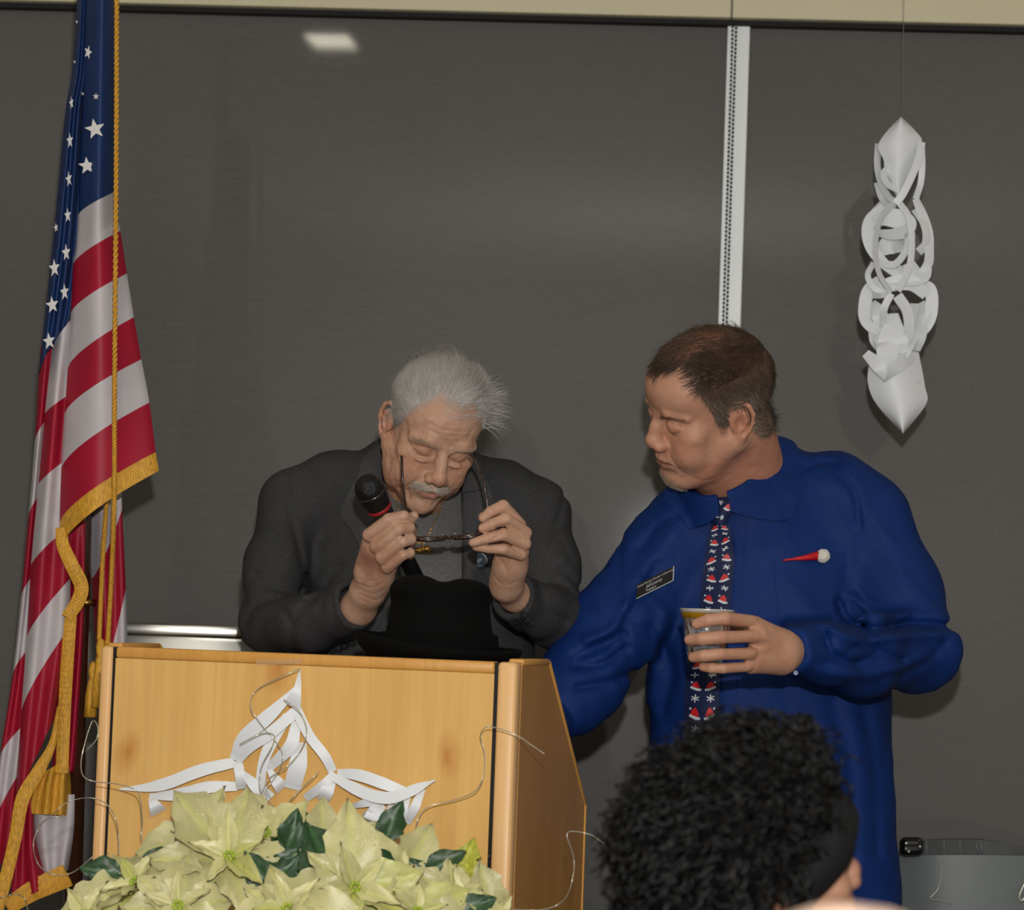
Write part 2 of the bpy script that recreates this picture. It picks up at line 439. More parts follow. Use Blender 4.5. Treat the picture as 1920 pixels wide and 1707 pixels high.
struct(MB().box((0, 1.7, -.05), (9.0, 8.6, .1)).build('floor', M_FLOOR, smooth=False))
struct(MB().box((0, 1.7, H_CEIL + .05), (9.0, 8.6, .1)).build('ceiling', M_CEIL, smooth=False))
ZT = PW(1372, 33, .06)[2]; AJ = along(PW(1372, 20, .06)); aL, aR = -4.0, 4.0
for n_, (a, b) in enumerate(((aL, AJ - .0015), (AJ + .0015, aR))):
    struct(MB().box(wp((a + b) / 2, -.03, (ZT + H_CEIL) / 2), (b - a, .06, H_CEIL - ZT), RW, .003).build('trim_%d' % (n_ + 1), M_TRIM, smooth=False))
struct(MB().box(wp(0, -.022, ZT - .004), (8, .03, .012), RW).build('trim_3', M_DARKGAP, smooth=False))
# the white mullion between the two shades
am0, am1 = along(PW(1365, 36, .025)), along(PW(1407, 36, .025)); zb = .12
mul = struct(MB().box(wp((am0 + am1) / 2, -.0125, (ZT + zb) / 2), (am1 - am0, .025, ZT - zb), RW, .002).build('trim_4', M_MULL, smooth=False))
# roller shades
def shade_mat():
    t = NT('dark woven shade'); v = t.coords('Object', (1, 1, 1)); n1 = t.noise(v, 1.3, 2)
    mv = t.coords('Object', (6, 6, 900)); n2 = t.noise(mv, 3, 2); n3 = t.noise(t.coords('Object', (300, 300, 300)), 3, 2)
    a = t.ramp(n1, [(.3, srgb(87, 85, 82)), (.7, srgb(95, 93, 90))]); g = t.ramp(n2, [(.3, (.82, .82, .82, 1)), (.7, (1.1, 1.1, 1.1, 1))])
    c = t.mix(1.0, a, g, 'MULTIPLY'); t.l(t.mix(1.0, c, t.ramp(n3, [(.3, (.70, .70, .73, 1)), (.7, (1.26, 1.24, 1.22, 1))]), 'MULTIPLY'), t.b.inputs['Base Color'])
    t.b.inputs['Roughness'].default_value = .55; t.b.inputs['Specular IOR Level'].default_value = .25
    t.b.inputs['Coat Weight'].default_value = .55; t.b.inputs['Coat Roughness'].default_value = .045; t.b.inputs['Coat IOR'].default_value = 1.35
    t.bump(n2, .12, .0006); return t.m
M_SHADE = shade_mat()
for a, b, lab in ((-3.6, am0 + .001, 'wide dark grey roller shade left of the white mullion'), (am1 - .001, 3.6, 'dark grey roller shade behind the hanging paper ornament')):
    r_ = empty('roller_shade', wp((a + b) / 2, -.01, ZT - .02), lab, 'window shade')
    MB().box(wp((a + b) / 2, -.006, (ZT + .36) / 2), (b - a, .004, ZT - .36), RW).build('shade_fabric', M_SHADE, r_, smooth=False)
    MB().box(wp((a + b) / 2, -.009, .35), (b - a, .012, .03), RW, .003).build('hem_bar', mat('hem bar', srgb(60, 58, 56), .4, metal=.6), r_)
    if a < -3:
        # the bead chain in front of the mullion
        ac = along(PW(1377.5, 36, .03)); ch = MB()
        chain = MB().tube([wp(ac - .0035, -.030, ZT - .01), wp(ac - .0035, -.030, .5)], .0007, 4).tube([wp(ac + .0035, -.036, ZT - .01), wp(ac + .0035, -.036, .5)], .0007, 4).build('bead_chain', mat('chain cord', srgb(150, 152, 150), .5), r_)
        bead_me = None; M_BEAD = mat('dark bead', srgb(40, 42, 44), .3, coat=.3)
        k = 0
        for row, (ox, oy, ph) in enumerate(((-.0035, -.030, 0), (.0035, -.036, .5))):
            for q in range(150):
                z = ZT - .012 - (q + ph) * .0086
                if bead_me is None:
                    o = MB().sphere((0, 0, 0), .0030, 8).build('bead', M_BEAD); bead_me = o.data
                else:
                    o = bpy.data.objects.new('bead', bead_me); COL.objects.link(o)
                o.location = wp(ac + ox, oy - .002, z); o.parent = chain; o.matrix_parent_inverse = Matrix.Identity(4)
# ceiling lights; the first is mirrored in the shade, the panels are added unseen fill
M_LAMP = mat('lamp glow', (1.0, .93, .74), .5, emit=42.0); M_FILL = mat('fill light glow', (1.0, .90, .74), .5, emit=3.0); M_LFR = mat('lamp frame', srgb(200, 200, 196), .4)
def ceiling_light(c, dx, dy, m_, lab):
    r_ = empty('ceiling_light', (c[0], c[1], H_CEIL), lab, 'ceiling light', 'ceiling lights')
    b = MB()
    for sx, sy, wx, wy in ((-1, 0, .02, dy + .04), (1, 0, .02, dy + .04), (0, -1, dx, .02), (0, 1, dx, .02)): b.box((c[0] + sx * (dx / 2 + .01), c[1] + sy * (dy / 2 + .01), H_CEIL - .012), (wx, wy, .024))
    b.build('frame', M_LFR, r_, smooth=False); MB().box((c[0], c[1], H_CEIL - .008), (dx, dy, .008)).build('diffuser', m_, r_, smooth=False)
def mirror_hit(px, py, z):
    p = PW(px, py, .008); d = p - CAM; d = d / np.linalg.norm(d); d = d - 2 * (d @ WN) * WN; return p + d * (z - p[2]) / d[2]
q = mirror_hit(622, 70, H_CEIL - .008)
ceiling_light(q, .13, .22, M_LAMP, 'small bright ceiling light mirrored in the left roller shade')
for x, y, l_ in ((-2.1, 4.5, 'unseen fill panel light added over the left of the room'), (2.1, 4.5, 'unseen fill panel light added over the right of the room')):
    ceiling_light((x, y), .6, .6, M_FILL, l_)
# ================================================================== the lectern
AL = math.radians(15.5); LX = np.array([-math.cos(AL), math.sin(AL), 0]); LY = np.array([math.sin(AL), math.cos(AL), 0])  # to the left along the front, to the back
L0 = P(970, 1243, 4.14); ZL = L0[2]; L0 = np.array([L0[0], L0[1], 0])
def PL(px, py, off=0.0):                                   # a point of the lectern's front plane
    px = np.asarray(px, float); py = np.asarray(py, float)
    d = (_f + _r * ((px - 960) / FPX)[..., None] - _u * ((py - 853.5) / FPX)[..., None])
    t = ((L0 - LY * off - CAM) @ LY) / (d @ LY); return CAM + d * t[..., None]
LW = float((PL(190, 1213) - L0) @ LX); LD = .46
RL = np.stack([-LX, LY, [0, 0, 1]], 1)
def lp(a, b, z): return L0 + LX * a + LY * b + np.array([0, 0, z])
def wood(name, c0, c1, knots=True, sc=1.0):
    t = NT(name); v = t.coords('Object', (1, 1, .12)); n1 = t.noise(v, 14 * sc, 5, .6); n2 = t.noise(t.coords('Object', (1, 1, .03)), 130, 3)
    a = t.ramp(n1, [(.25, c0), (.75, c1)]); g = t.ramp(n2, [(.3, (.93, .91, .88, 1)), (.7, (1.03, 1.03, 1.03, 1))]); c = t.mix(1.0, a, g, 'MULTIPLY')
    if knots:
        vo = t.n('ShaderNodeTexVoronoi'); vo.inputs['Scale'].default_value = 5.0; vo.inputs['Randomness'].default_value = 1.0
        wv = t.coords('Object', (1, 1, .5)); nn = t.n('ShaderNodeTexNoise'); nn.inputs['Scale'].default_value = 22; t.l(wv, nn.inputs['Vector'])
        sx = t.n('ShaderNodeSeparateXYZ'); cx_ = t.n('ShaderNodeCombineXYZ'); t.l(t.coords('Object', (1, 1, .6)), sx.inputs[0]); t.l(sx.outputs[0], cx_.inputs[0]); t.l(sx.outputs[2], cx_.inputs[1]); vo.voronoi_dimensions = '2D'; mx = t.mix(.03, cx_.outputs[0], nn.outputs['Color']); t.l(mx, vo.inputs['Vector'])
        k = t.ramp(vo.outputs['Distance'], [(.0, (.9, .9, .9, 1)), (.05, (.45, .45, .45, 1)), (.12, (0, 0, 0, 1))])
        c = t.mix(k, c, tuple(np.array(c0[:3]) * [.74, .50, .32]) + (1,))
    t.l(c, t.b.inputs['Base Color']); t.b.inputs['Roughness'].default_value = .38; t.b.inputs['Specular IOR Level'].default_value = .4
    t.bump(n2, .06, .0005); return t.m
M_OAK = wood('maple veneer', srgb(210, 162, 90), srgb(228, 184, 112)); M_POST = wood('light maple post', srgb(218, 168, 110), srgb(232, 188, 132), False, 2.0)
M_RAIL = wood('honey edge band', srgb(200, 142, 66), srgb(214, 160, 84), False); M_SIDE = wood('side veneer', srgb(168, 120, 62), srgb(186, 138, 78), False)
M_SEAM = mat('black inlay strip', srgb(14, 14, 14), .35)
lec = empty('lectern', lp(LW / 2, LD / 2, 0), 'maple wood lectern with black inlay strips and chamfered sides', 'lectern')
def lbox(name, a0, a1, b0, b1, z0, z1, m_, bev=0.0, parent=lec):
    return MB().box(lp((a0 + a1) / 2, (b0 + b1) / 2, (z0 + z1) / 2), (a1 - a0, b1 - b0, z1 - z0), RL, bev).build(name, m_, parent, smooth=bev > 0)
pw, sw = .030, .0052; zt = ZL
lbox('front_panel', pw + sw, LW - .020 - sw, 0, .020, .06, zt - .018, M_OAK)
lbox('corner_post', 0, pw, -.003, .030, .0, zt, M_POST, .006); lbox('corner_post', LW - .020, LW, -.003, .030, .0, zt, M_POST, .006)
lbox('inlay_strip', pw, pw + sw, .0015, .02, .0, zt - .001, M_SEAM); lbox('inlay_strip', LW - .020 - sw, LW - .020, .0015, .02, .0, zt - .001, M_SEAM)
lbox('top_rail', pw + sw, LW - .020 - sw, -.0015, .030, zt - .018, zt, M_RAIL, .004)
lbox('base_rail', 0, LW, .0, .03, .0, .058, M_RAIL, .003)
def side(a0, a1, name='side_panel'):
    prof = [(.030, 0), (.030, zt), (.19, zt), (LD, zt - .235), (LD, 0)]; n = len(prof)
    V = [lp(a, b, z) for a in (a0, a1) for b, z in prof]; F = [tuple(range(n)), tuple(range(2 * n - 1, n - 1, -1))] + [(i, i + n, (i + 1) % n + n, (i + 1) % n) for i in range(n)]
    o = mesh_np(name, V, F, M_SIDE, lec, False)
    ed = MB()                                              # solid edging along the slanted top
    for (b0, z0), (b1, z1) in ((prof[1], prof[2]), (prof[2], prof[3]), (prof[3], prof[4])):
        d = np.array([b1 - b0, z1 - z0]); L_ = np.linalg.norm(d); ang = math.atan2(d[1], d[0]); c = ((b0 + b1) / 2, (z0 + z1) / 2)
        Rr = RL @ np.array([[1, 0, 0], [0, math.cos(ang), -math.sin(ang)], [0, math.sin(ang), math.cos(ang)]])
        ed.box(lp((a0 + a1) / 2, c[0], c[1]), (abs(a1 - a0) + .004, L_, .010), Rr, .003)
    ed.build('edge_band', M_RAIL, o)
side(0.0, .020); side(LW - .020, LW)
V = [lp(a, b, z) for a in (.020, LW - .020) for b, z in ((.03, zt - .012), (.27, zt - .074), (.27, zt - .090), (.03, zt - .030))]
mesh_np('reading_board', V, [(0, 1, 2, 3), (7, 6, 5, 4), (0, 4, 5, 1), (1, 5, 6, 2), (2, 6, 7, 3), (3, 7, 4, 0)], M_RAIL, lec, False)
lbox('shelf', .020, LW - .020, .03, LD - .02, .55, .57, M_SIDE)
lbox('tape', 0, 0.001, 0, .001, .5, .501, M_SEAM) if False else None
# strip of clear tape at the top edge and a faint scratch
tp = PL(np.array([480, 566, 566, 480]), np.array([1238, 1236, 1246, 1247]), .0022)
mesh_np('tape', tp, [(0, 1, 2, 3)], mat('clear tape', srgb(222, 190, 150), .15, alpha=.35, coat=.5), lec, False, label='small strip of clear tape')

# ================================================================== fedora on the lectern
M_FELT = mat("black felt", srgb(8,8,8), .95, spec=.12)
hc = P(822, 1222, 4.35); hz = ZL - .004
hat = empty('fedora', (hc[0], hc[1], hz), 'black felt fedora resting on the lectern top', 'hat')
s = Sdf([hc[0] - .17, hc[1] - .19, hz - .02], [hc[0] + .17, hc[1] + .19, hz + .19], .0030)
a0 = np.array([hc[0], hc[1], hz])
for k in range(9): s.ell(a0 + [0, 0, .010 + k * .0124], (.092 - k * .0030, .104 - k * .003, .022), 0.012)
s.ell(a0 + [-.040, 0, .111], (.036, .075, .018), .02); s.ell(a0 + [.040, 0, .109], (.034, .075, .016), .02)
s.groove([a0 + [.004, -.11, .137], a0 + [.004, .08, .133]], .018, .010)
s.groove([a0 + [-.05, -.11, .10], a0 + [-.03, -.10, .08]], .02, .005); s.groove([a0 + [.05, -.11, .10], a0 + [.03, -.10, .08]], .02, .005)
s.plane(a0 + [0, 0, .004], (0, 0, -1)); s.warp(lambda p: .0016 * vnoise(p, 24, 31))
V, F = s.mesh(1); mesh_np('crown', V, F, M_FELT, hat)
a = np.linspace(0, 2 * np.pi, 73)[:-1]; rows = []
for r, up, k in ((.088, .006, 0), (.105, .003, 0), (.120, .004, .3), (.133, .010, .7), (.140, .020, 1.0), (.137, .026, 1.2), (.131, .024, 1.2), (.128, .013, .8), (.118, .000, .3), (.104, -.003, 0), (.088, -.001, 0)):
    z = up + k * (.006 * np.abs(np.cos(a))**2 + .010 * np.cos(a - 2.9)); rows.append(np.stack([a0[0] + r * .95 * np.cos(a), a0[1] + r * 1.12 * np.sin(a), a0[2] + z], 1))
nr = len(rows); V = np.vstack(rows); F = [(i * 72 + j, i * 72 + (j + 1) % 72, ((i + 1) % nr) * 72 + (j + 1) % 72, ((i + 1) % nr) * 72 + j) for i in range(nr) for j in range(72)]
mesh_np('brim', V, F, M_FELT, hat)
MB().lathe([(.0945, .010), (.0965, .012), (.0925, .042), (.088, .043)], a0, None, 48, sy=1.12).build('hat_band', mat('black ribbon', srgb(6, 6, 6), .9, spec=.1), hat)
# ------------------------------------------------------------------ heads
def head_frame(psi, theta, phi):                          # columns: subject's left, forward, up
    p, t, r = [math.radians(a) for a in (psi, theta, phi)]
    F = np.array([-math.sin(p), -math.cos(p), 0]); L = np.array([math.cos(p), -math.sin(p), 0]); U = np.array([0, 0, 1.0])
    F2 = F * math.cos(t) - U * math.sin(t); U2 = U * math.cos(t) + F * math.sin(t)
    U3 = U2 * math.cos(r) + L * math.sin(r); L3 = L * math.cos(r) - U2 * math.sin(r)
    return np.stack([L3, F2, U3], 1)
def mir(pts, s): return [(p[0] * s, p[1], p[2]) for p in pts]
def make_head(age, neck_to, skin, lipc, h=0.0019, neck_r=(0.058, 0.066), cheeks=1.0, brow=1.0, nose=0.0):
    """local frame: x subject's left, y forward, z up, origin between the ear canals.  neck_to: local point of the neck base"""
    lo = np.minimum([-.105, -.125, -.155], np.asarray(neck_to) - .095); hi = [.105, .15, .14]
    s = Sdf(lo, np.maximum(hi, np.asarray(neck_to) + .095), h)
    s.ell((0, -.006, .045), (.077, .098, .081), 0)
    s.ell((0, .030, -.030), (.060 + .004 * (cheeks - 1) * 3, .062, .078), .03)
    s.ell((0, .048 + .006 * (1 - brow), .050 + .006 * (1 - brow)), (.058, .044, .040), .02)                       # forehead
    for q in (-1, 1):
        s.cone((q * .056, .004, -.038), (q * (.020 - .007 * age), .076, -.094), .020 * cheeks, .018 - .002 * age, .02)       # jaw
        s.ell((q * .046, .062, -.008), (.022, .020, .017), .018)                              # cheekbone
        s.ell((q * .038, .068, -.040), (.024 * cheeks, .022 * cheeks, .028 * cheeks), .016)                      # cheek
        s.chain(mir([(.010, .090, .027), (.030, .089, .033), (.052, .070, .026)], q), [.008 - .005 * (1 - brow), .009 - .006 * (1 - brow), .009 - .007 * (1 - brow)], .012)   # brow ridge
        s.ell((q * .030, .098, .012), (.019, .013, .0125), .010, op='sub')                    # socket
        s.ell((q * .031, .0755 + .0022 * (1 - age), .011), .0158, .005)                                           # eyeball under the lid
    s.ell((0, .083, -.096), (.022 - .006 * age, .017, .016), .015)                                         # chin
    s.ell((0, .080, -.056), (.034, .024, .026), .016)                                         # mouth mound
    s.chain([(0, .088, .022), (0, .103 - nose * .5, .002), (0, .115 - nose, -.017 + nose * .3)], [.0088, .0088, .0115], .010)  # nose
    s.ell((0, .116 - nose, -.021 + nose * .3), (.0135, .0130, .0115), .006)
    for q in (-1, 1):
        s.ell((q * .0135, .107 - nose * .6, -.028 + nose * .3), (.0085, .0125, .0085), .006)
        s.ell((q * .0075, .112 - nose * .8, -.0365 + nose * .3), (.0040, .0060, .004), .003, op='sub')
    # lips
    mw = 1 - .17 * age; fx = lambda x, f: f - (x / .026)**2 * .012
    up = [(x * mw, fx(x * mw, .1015), z) for x, z in ((-.025, -.0575), (-.012, -.0535), (-.004, -.0515), (0, -.0525), (.004, -.0515), (.012, -.0535), (.025, -.0575))]
    dn = [(x * mw, fx(x * mw, .0995), z) for x, z in ((-.021, -.0605), (-.008, -.0650), (.008, -.0650), (.021, -.0605))]
    s.chain(up, [.003, .0045, .005, .0045, .005, .0045, .003], .005); s.chain(dn, [.0035, .0062, .0062, .0035], .005)
    s.groove([(x, fx(x, .106), -.0580 + abs(x) * -.04) for x in np.linspace(-.027 * mw, .027 * mw, 9)], .0022, .0030)
    s.groove([(-.02, .098, -.078), (0, .103, -.076), (.02, .098, -.078)], .007, .0022)
    s.groove([(0, .106, -.040), (0, .107, -.048)], .003, .0012)
    for q in (-1, 1):
        a = 1.0 + 1.3 * age
        s.groove(mir([(.018, .104, -.024), (.026, .098, -.040), (.033, .090, -.056), (.034, .084, -.066)], q), .0035, .0019 * a)
        s.groove(mir([(.013, .092, .004), (.024, .093, -.003), (.038, .087, -.002)], q), .003, .0013 * a)      # under-eye
        s.groove(mir([(.014, .090, .018), (.030, .094, .0215), (.046, .080, .014)], q), .0022, .0016)           # lid crease
        s.groove(mir([(.015, .088, .0065), (.031, .0935, .0028), (.046, .079, .0058)], q), .0013, .0016)         # lash line
        if age > .5:
            s.groove(mir([(.030, .080, -.070), (.026, .082, -.088)], q), .004, .003)
            s.ell((q * .050, .040, -.062), (.017, .030, .030), .02)
            s.ell((q * .031, .088, -.006), (.011, .006, .005), .005)
            s.groove(mir([(.020, .091, -.012), (.034, .088, -.013), (.044, .078, -.006)], q), .0026, .0016)
            for e in (-1, 0, 1): s.groove(mir([(.050, .073, .008 + e * .006), (.058, .060, .009 + e * .011)], q), .0016, .0010)
            s.groove(mir([(.054, .056, -.020), (.050, .062, -.050), (.042, .066, -.075)], q), .006, .0022)
    if age > .5:
        for z in (.045, .054, .063): s.groove([(x, .094 - x * x * 8, z + .002 * math.sin(x * 90)) for x in np.linspace(-.036, .036, 6)], .0026, .0014)
        for q in (-1, 1): s.groove([(q * .006, .098, .022), (q * .007, .096, .038)], .0022, .0016)
    else:
        for q in (-1, 1): s.groove(mir([(.034, .084, -.066), (.044, .066, -.090), (.050, .040, -.100)], q), .006, .0018)
    # ears
    for q in (-1, 1):
        lat = lambda f, o=0.0: q * (.0715 + .42 * (.012 - f) + o)
        E = lambda f, z, o=0.0: (lat(f, o), f - .004, z)
        s.ell(E(-.004, .003, -.003), (.005, .018, .028), .006)
        s.ell(E(-.001, -.003, .004), (.0055, .0085, .0125), .003, op='sub')
        rim = [E(.010, .002, -.001), E(.013, .014), E(.010, .026), E(.001, .0335), E(-.010, .0325), E(-.019, .023), E(-.0225, .009), E(-.020, -.006), E(-.013, -.018), E(-.005, -.026)]
        s.chain(rim, [.003, .0034, .0036, .0038, .0038, .0038, .0036, .0034, .0034, .004], .0025)
        s.ell(E(-.002, -.028, -.002), (.0042, .0085, .0085), .005)
        s.chain([E(-.003, .022, -.002), E(-.011, .012, 0), E(-.012, 0, 0), E(-.006, -.012, 0), E(.002, -.016, -.001)], .0030, .003)
        s.chain([E(.006, .014, -.002), E(-.003, .017, -.003), E(-.010, .014, -.002)], .0028, .003)
        s.ell(E(.010, -.003, .001), (.0035, .0035, .0055), .003)
    # neck
    nt = np.asarray(neck_to, float)
    s.cone((0, -.028, -.045), nt, neck_r[0], neck_r[1], .022)
    if age > .5:
        for q in (-1, 1): s.cone((q * .018, .050, -.098), nt + np.array([q * .025, .045, .0]), .010, .008, .02)
    else:
        s.cone((0, .036, -.084), nt * .8 + np.array([0, .020, -.005]), .046, .052, .03)      # full throat
    s.warp(lambda p: (.0005 + .0006 * age) * vnoise(p, 90, 3) + (.0003 + .0004 * age) * vnoise(p, 230, 4))
    V, F = s.mesh(1)
    # skin colours, with shade painted into mouth line and nostrils
    x, y, z = V.T; n1 = vnoise(V, 45, 5); n2 = vnoise(V, 160, 6)
    C = np.ones((len(V), 3)) * np.array(skin[:3]); 
    def paint(w, c): 
        nonlocal C; w = np.clip(w, 0, 1)[:, None]; C = C * (1 - w) + np.array(c[:3]) * w
    g = lambda cx, cy, cz, r: np.exp(-(((np.abs(x) - cx)**2 + (y - cy)**2 + (z - cz)**2) / r**2))
    red = np.array(skin[:3]) * [1.04, .70, .62]
    paint(.55 * g(.042, .075, -.022, .024), red); paint(.55 * g(0, .120, -.024, .015), red); paint(.6 * g(.085, -.006, .0, .030), red)
    paint(.22 + .25 * n1, np.array(skin[:3]) * [.95, .82, .76]); paint(.12 * n2, np.array(skin[:3]) * .7)
    lipu = (np.abs(x) < .024) & (y > .075)
    dz = z - (-.0580 - np.abs(x) * .04)
    wl = np.exp(-((dz + .001) / .0065)**4) * np.clip((.0255 * mw - np.abs(x)) / .005, 0, 1) * (y > .080)
    paint(wl * .8, lipc); paint(np.exp(-(dz / .0011)**2) * (np.abs(x) < .026) * (y > .082) * .8, np.array(lipc[:3]) * .35)
    ax = np.abs(x); zl = np.interp(ax, [.014, .022, .031, .040, .047], [.0070, .0042, .0030, .0040, .0062])
    paint(np.exp(-((z - zl) / .0011)**2) * (ax > .014) * (ax < .047) * (y > .07) * .75, np.array(skin[:3]) * [.22, .14, .12])
    paint(np.exp(-((z - .011) / .009)**4) * (ax > .015) * (ax < .047) * (y > .075) * .3, red)
    paint(((ax - .0075)**2 + (z + .0365)**2 < .0042**2) * (y > .104) * .8, np.array(skin[:3]) * .15)
    paint(.35 * (z < -.06) * (y < .075), red)
    return V, F, C
def to_world(V, R, sc, o): return (np.asarray(V) * sc) @ R.T + o
def from_world(W, R, sc, o): return ((np.asarray(W) - o) @ R) / sc


def skin_mat(name, rough=.52):
    t = NT(name); b = t.b; a = t.n('ShaderNodeAttribute'); a.attribute_name = 'Col'
    v = t.coords('Object'); n_ = t.noise(v, 900, 3); t.l(t.mix(.25, a.outputs['Color'], t.mix(1.0, a.outputs['Color'], t.ramp(n_, [(.35, (.72, .66, .62, 1)), (.65, (1, 1, 1, 1))]), 'MULTIPLY')), b.inputs['Base Color'])
    b.inputs['Roughness'].default_value = rough; b.inputs['Specular IOR Level'].default_value = .4
    b.inputs['Subsurface Weight'].default_value = .25; b.inputs['Subsurface Scale'].default_value = .003; b.inputs['Subsurface Radius'].default_value = (1, .4, .2)
    t.bump(t.noise(v, 700, 4), .25, .0008); return t.m
SKIN = skin_mat('human skin')
MH_SKIN_A = (.50, .30, .205); MH_SKIN_B = (.53, .285, .190)

# the elderly man's head: bowed and turned towards his left
A_R = head_frame(-17, 37, 8); A_S = 1.02; A_O = P(806, 808, 4.80) + A_R @ np.array([0, 0, 0])
# the younger man's head: almost in profile to the left, bowed
B_R = head_frame(73, 24, 26); B_S = 1.12; B_O = P(1336, 766, 4.80)

# ------------------------------------------------------------------ hair
def scalp(V, F, region, off, nz, seed=1):
    """a cap lifted off the scalp: faces whose vertices lie in the region"""
    m_ = region(V); keep = m_[F].all(1); F2 = F[keep]; used = np.unique(F2); mp = np.full(len(V), -1); mp[used] = np.arange(len(used))
    N = vert_normals(V, F)[used]; W = V[used] + N * (off + nz * vnoise(V[used], 120, seed))[:, None]
    return W, mp[F2], N
def vert_normals(V, F):
    a = V[F[:, 0]]; n = np.cross(V[F[:, 2]] - a, V[F[:, 3]] - V[F[:, 1]]); N = np.zeros_like(V)
    for k in range(4):
        for c in range(3): N[:, c] += np.bincount(F[:, k], n[:, c], len(V))
    return N / (np.linalg.norm(N, axis=1)[:, None] + 1e-12)
CR_C = np.array([0, -.006, .045]); CR_R = np.array([.077, .098, .081])
def comb(roots, normals, dirs, length, lift, nseg=7, wav=.0, curl=0.0, keep=True, h0=.004, seed=3):
    """strands that leave the scalp, bend over along dirs and stay outside the skull"""
    r_ = np.random.RandomState(seed); n = len(roots); length = np.ones(n) * length; lift = np.ones(n) * lift
    ph = r_.rand(n, 3) * 6.28; out = np.zeros((n, nseg, 3)); out[:, 0] = roots - normals * .001
    p = roots.copy(); d = normals * lift[:, None] * 1.6 + dirs
    for k in range(1, nseg):
        t = k / (nseg - 1); d = d / np.linalg.norm(d, axis=1)[:, None]; p = p + d * (length / (nseg - 1))[:, None]
        if wav: p = p + wav * np.sin(ph + t * 5)
        q = (p - CR_C) / CR_R; rr = np.linalg.norm(q, axis=1)
        mn = 1 + (h0 * (1 + lift * 2)) / .085 * np.minimum(1, t * 2)
        if keep:
            fix = (rr < mn) & (p[:, 2] > -.01); q[fix] *= (mn / rr)[fix][:, None]; p = q * CR_R + CR_C
        out[:, k] = p
        nn = (p - CR_C) / CR_R**2; nn /= np.linalg.norm(nn, axis=1)[:, None]
        d = dirs - nn * np.sum(dirs * nn, 1)[:, None] * (1 - lift[:, None]) + nn * (lift * (1 - 1.2 * t))[:, None]
    return out
def pick(V, F, region, n, seed=1):
    r_ = np.random.RandomState(seed); m_ = region(V)[F].all(1); idx = np.where(m_)[0]
    a = V[F[idx]]; ar = np.linalg.norm(np.cross(a[:, 1] - a[:, 0], a[:, 3] - a[:, 0]), axis=1); s_ = r_.choice(len(idx), n, p=ar / ar.sum())
    u = r_.rand(n, 1); v = r_.rand(n, 1); q = a[s_]; pt = (q[:, 0] * (1 - u) + q[:, 1] * u) * (1 - v) + (q[:, 3] * (1 - u) + q[:, 2] * u) * v
    N = vert_normals(V, F); nn = N[F[idx][s_]].mean(1); nn /= np.linalg.norm(nn, axis=1)[:, None]
    return pt, nn
def hair_mat(name, rough=.45):
    t = NT(name); a = t.n('ShaderNodeAttribute'); a.attribute_name = 'Col'; t.l(a.outputs['Color'], t.b.inputs['Base Color'])
    t.b.inputs['Roughness'].default_value = rough; t.b.inputs['Specular IOR Level'].default_value = .35; return t.m
HAIR = hair_mat('hair fibre')

def stain(V, C, inside, col, amt):
    """hair roots show as colour on the scalp, feathered at the hairline"""
    w = np.zeros(len(V)); 
    for g in (-.012, -.006, 0, .006): w += inside(V, g) / 4
    w = np.clip(w * amt, 0, 1)[:, None]; return C * (1 - w) + np.asarray(col) * w
# ================================================================== the elderly man: root and head
man_old = empty('person', (P(770, 1100, 4.95)[0], 4.98, 0), 'person in a dark grey jacket behind the lectern, head bowed, holding spectacles and microphone', 'person')
man_blue = empty('person', (P(1440, 1100, 4.85)[0], 4.86, 0), 'standing person in a royal blue shirt and patterned tie, looking down at the lectern', 'person')

VA, FA, CA = make_head(1.0, from_world(P(792, 955, 4.995), A_R, A_S, A_O), MH_SKIN_A, (.46, .15, .12), cheeks=1.0)
VB, FB, CB = make_head(0.0, from_world(P(1408, 925, 4.965), B_R, B_S, B_O), MH_SKIN_B, (.30, .115, .095), neck_r=(.064, .062), cheeks=1.16, brow=.0, nose=.008)
VB[:, 2] = np.interp(VB[:, 2], [-.5, -.115, -.03, .035, .13, .3], [-.488, -.103, -.026, .040, .132, .302])

# --- hair of the elderly man: white, swept back and to his left
def regA(p, grow=0.0):
    x, y, z = p.T; az = np.abs(np.arctan2(x, y))
    zl = np.interp(az, [0, .30, .50, .80, 1.05, 1.25, 1.45, 1.75, 2.2, 3.14], [.098, .098, .103, .072, .030, .000, .018, .000, -.045, -.05]) - grow
    return (z > zl + .003 * vnoise(p, 80, 9)) & ((np.abs(x) < .0815) | (z > .04))
def colA(p, r_):
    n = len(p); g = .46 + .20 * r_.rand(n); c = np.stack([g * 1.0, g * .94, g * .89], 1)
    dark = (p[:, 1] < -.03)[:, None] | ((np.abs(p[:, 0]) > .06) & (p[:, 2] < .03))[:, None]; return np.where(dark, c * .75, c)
CA = stain(VA, CA, regA, (.36, .32, .29), .95)
r_ = np.random.RandomState(11)
pt, nn = pick(VA, FA, regA, 15000, 2)
dr = np.stack([.42 + .15 * r_.randn(len(pt)), -.9 + .1 * r_.randn(len(pt)), .10 * r_.randn(len(pt)) + np.where(pt[:, 1] > .03, .25, -.25)], 1)
side = np.abs(pt[:, 0]) > .058; low = pt[:, 2] < .05
dr[side & low] = np.stack([.12 * r_.randn(len(pt)), -.85 + .1 * r_.randn(len(pt)), -.45 + .1 * r_.randn(len(pt))], 1)[side & low]
dr += .45 * np.stack([vnoise(pt, 38, k) for k in (31, 32, 33)], 1)
ln = np.where(pt[:, 2] > .06, .060, .024) * (1 + .3 * r_.rand(len(pt))); lf = np.where(pt[:, 2] > .06, .26, .06) + .08 * r_.rand(len(pt)); lf *= np.clip(1.25 - np.abs(pt[:, 0]) / .07, .3, 1)
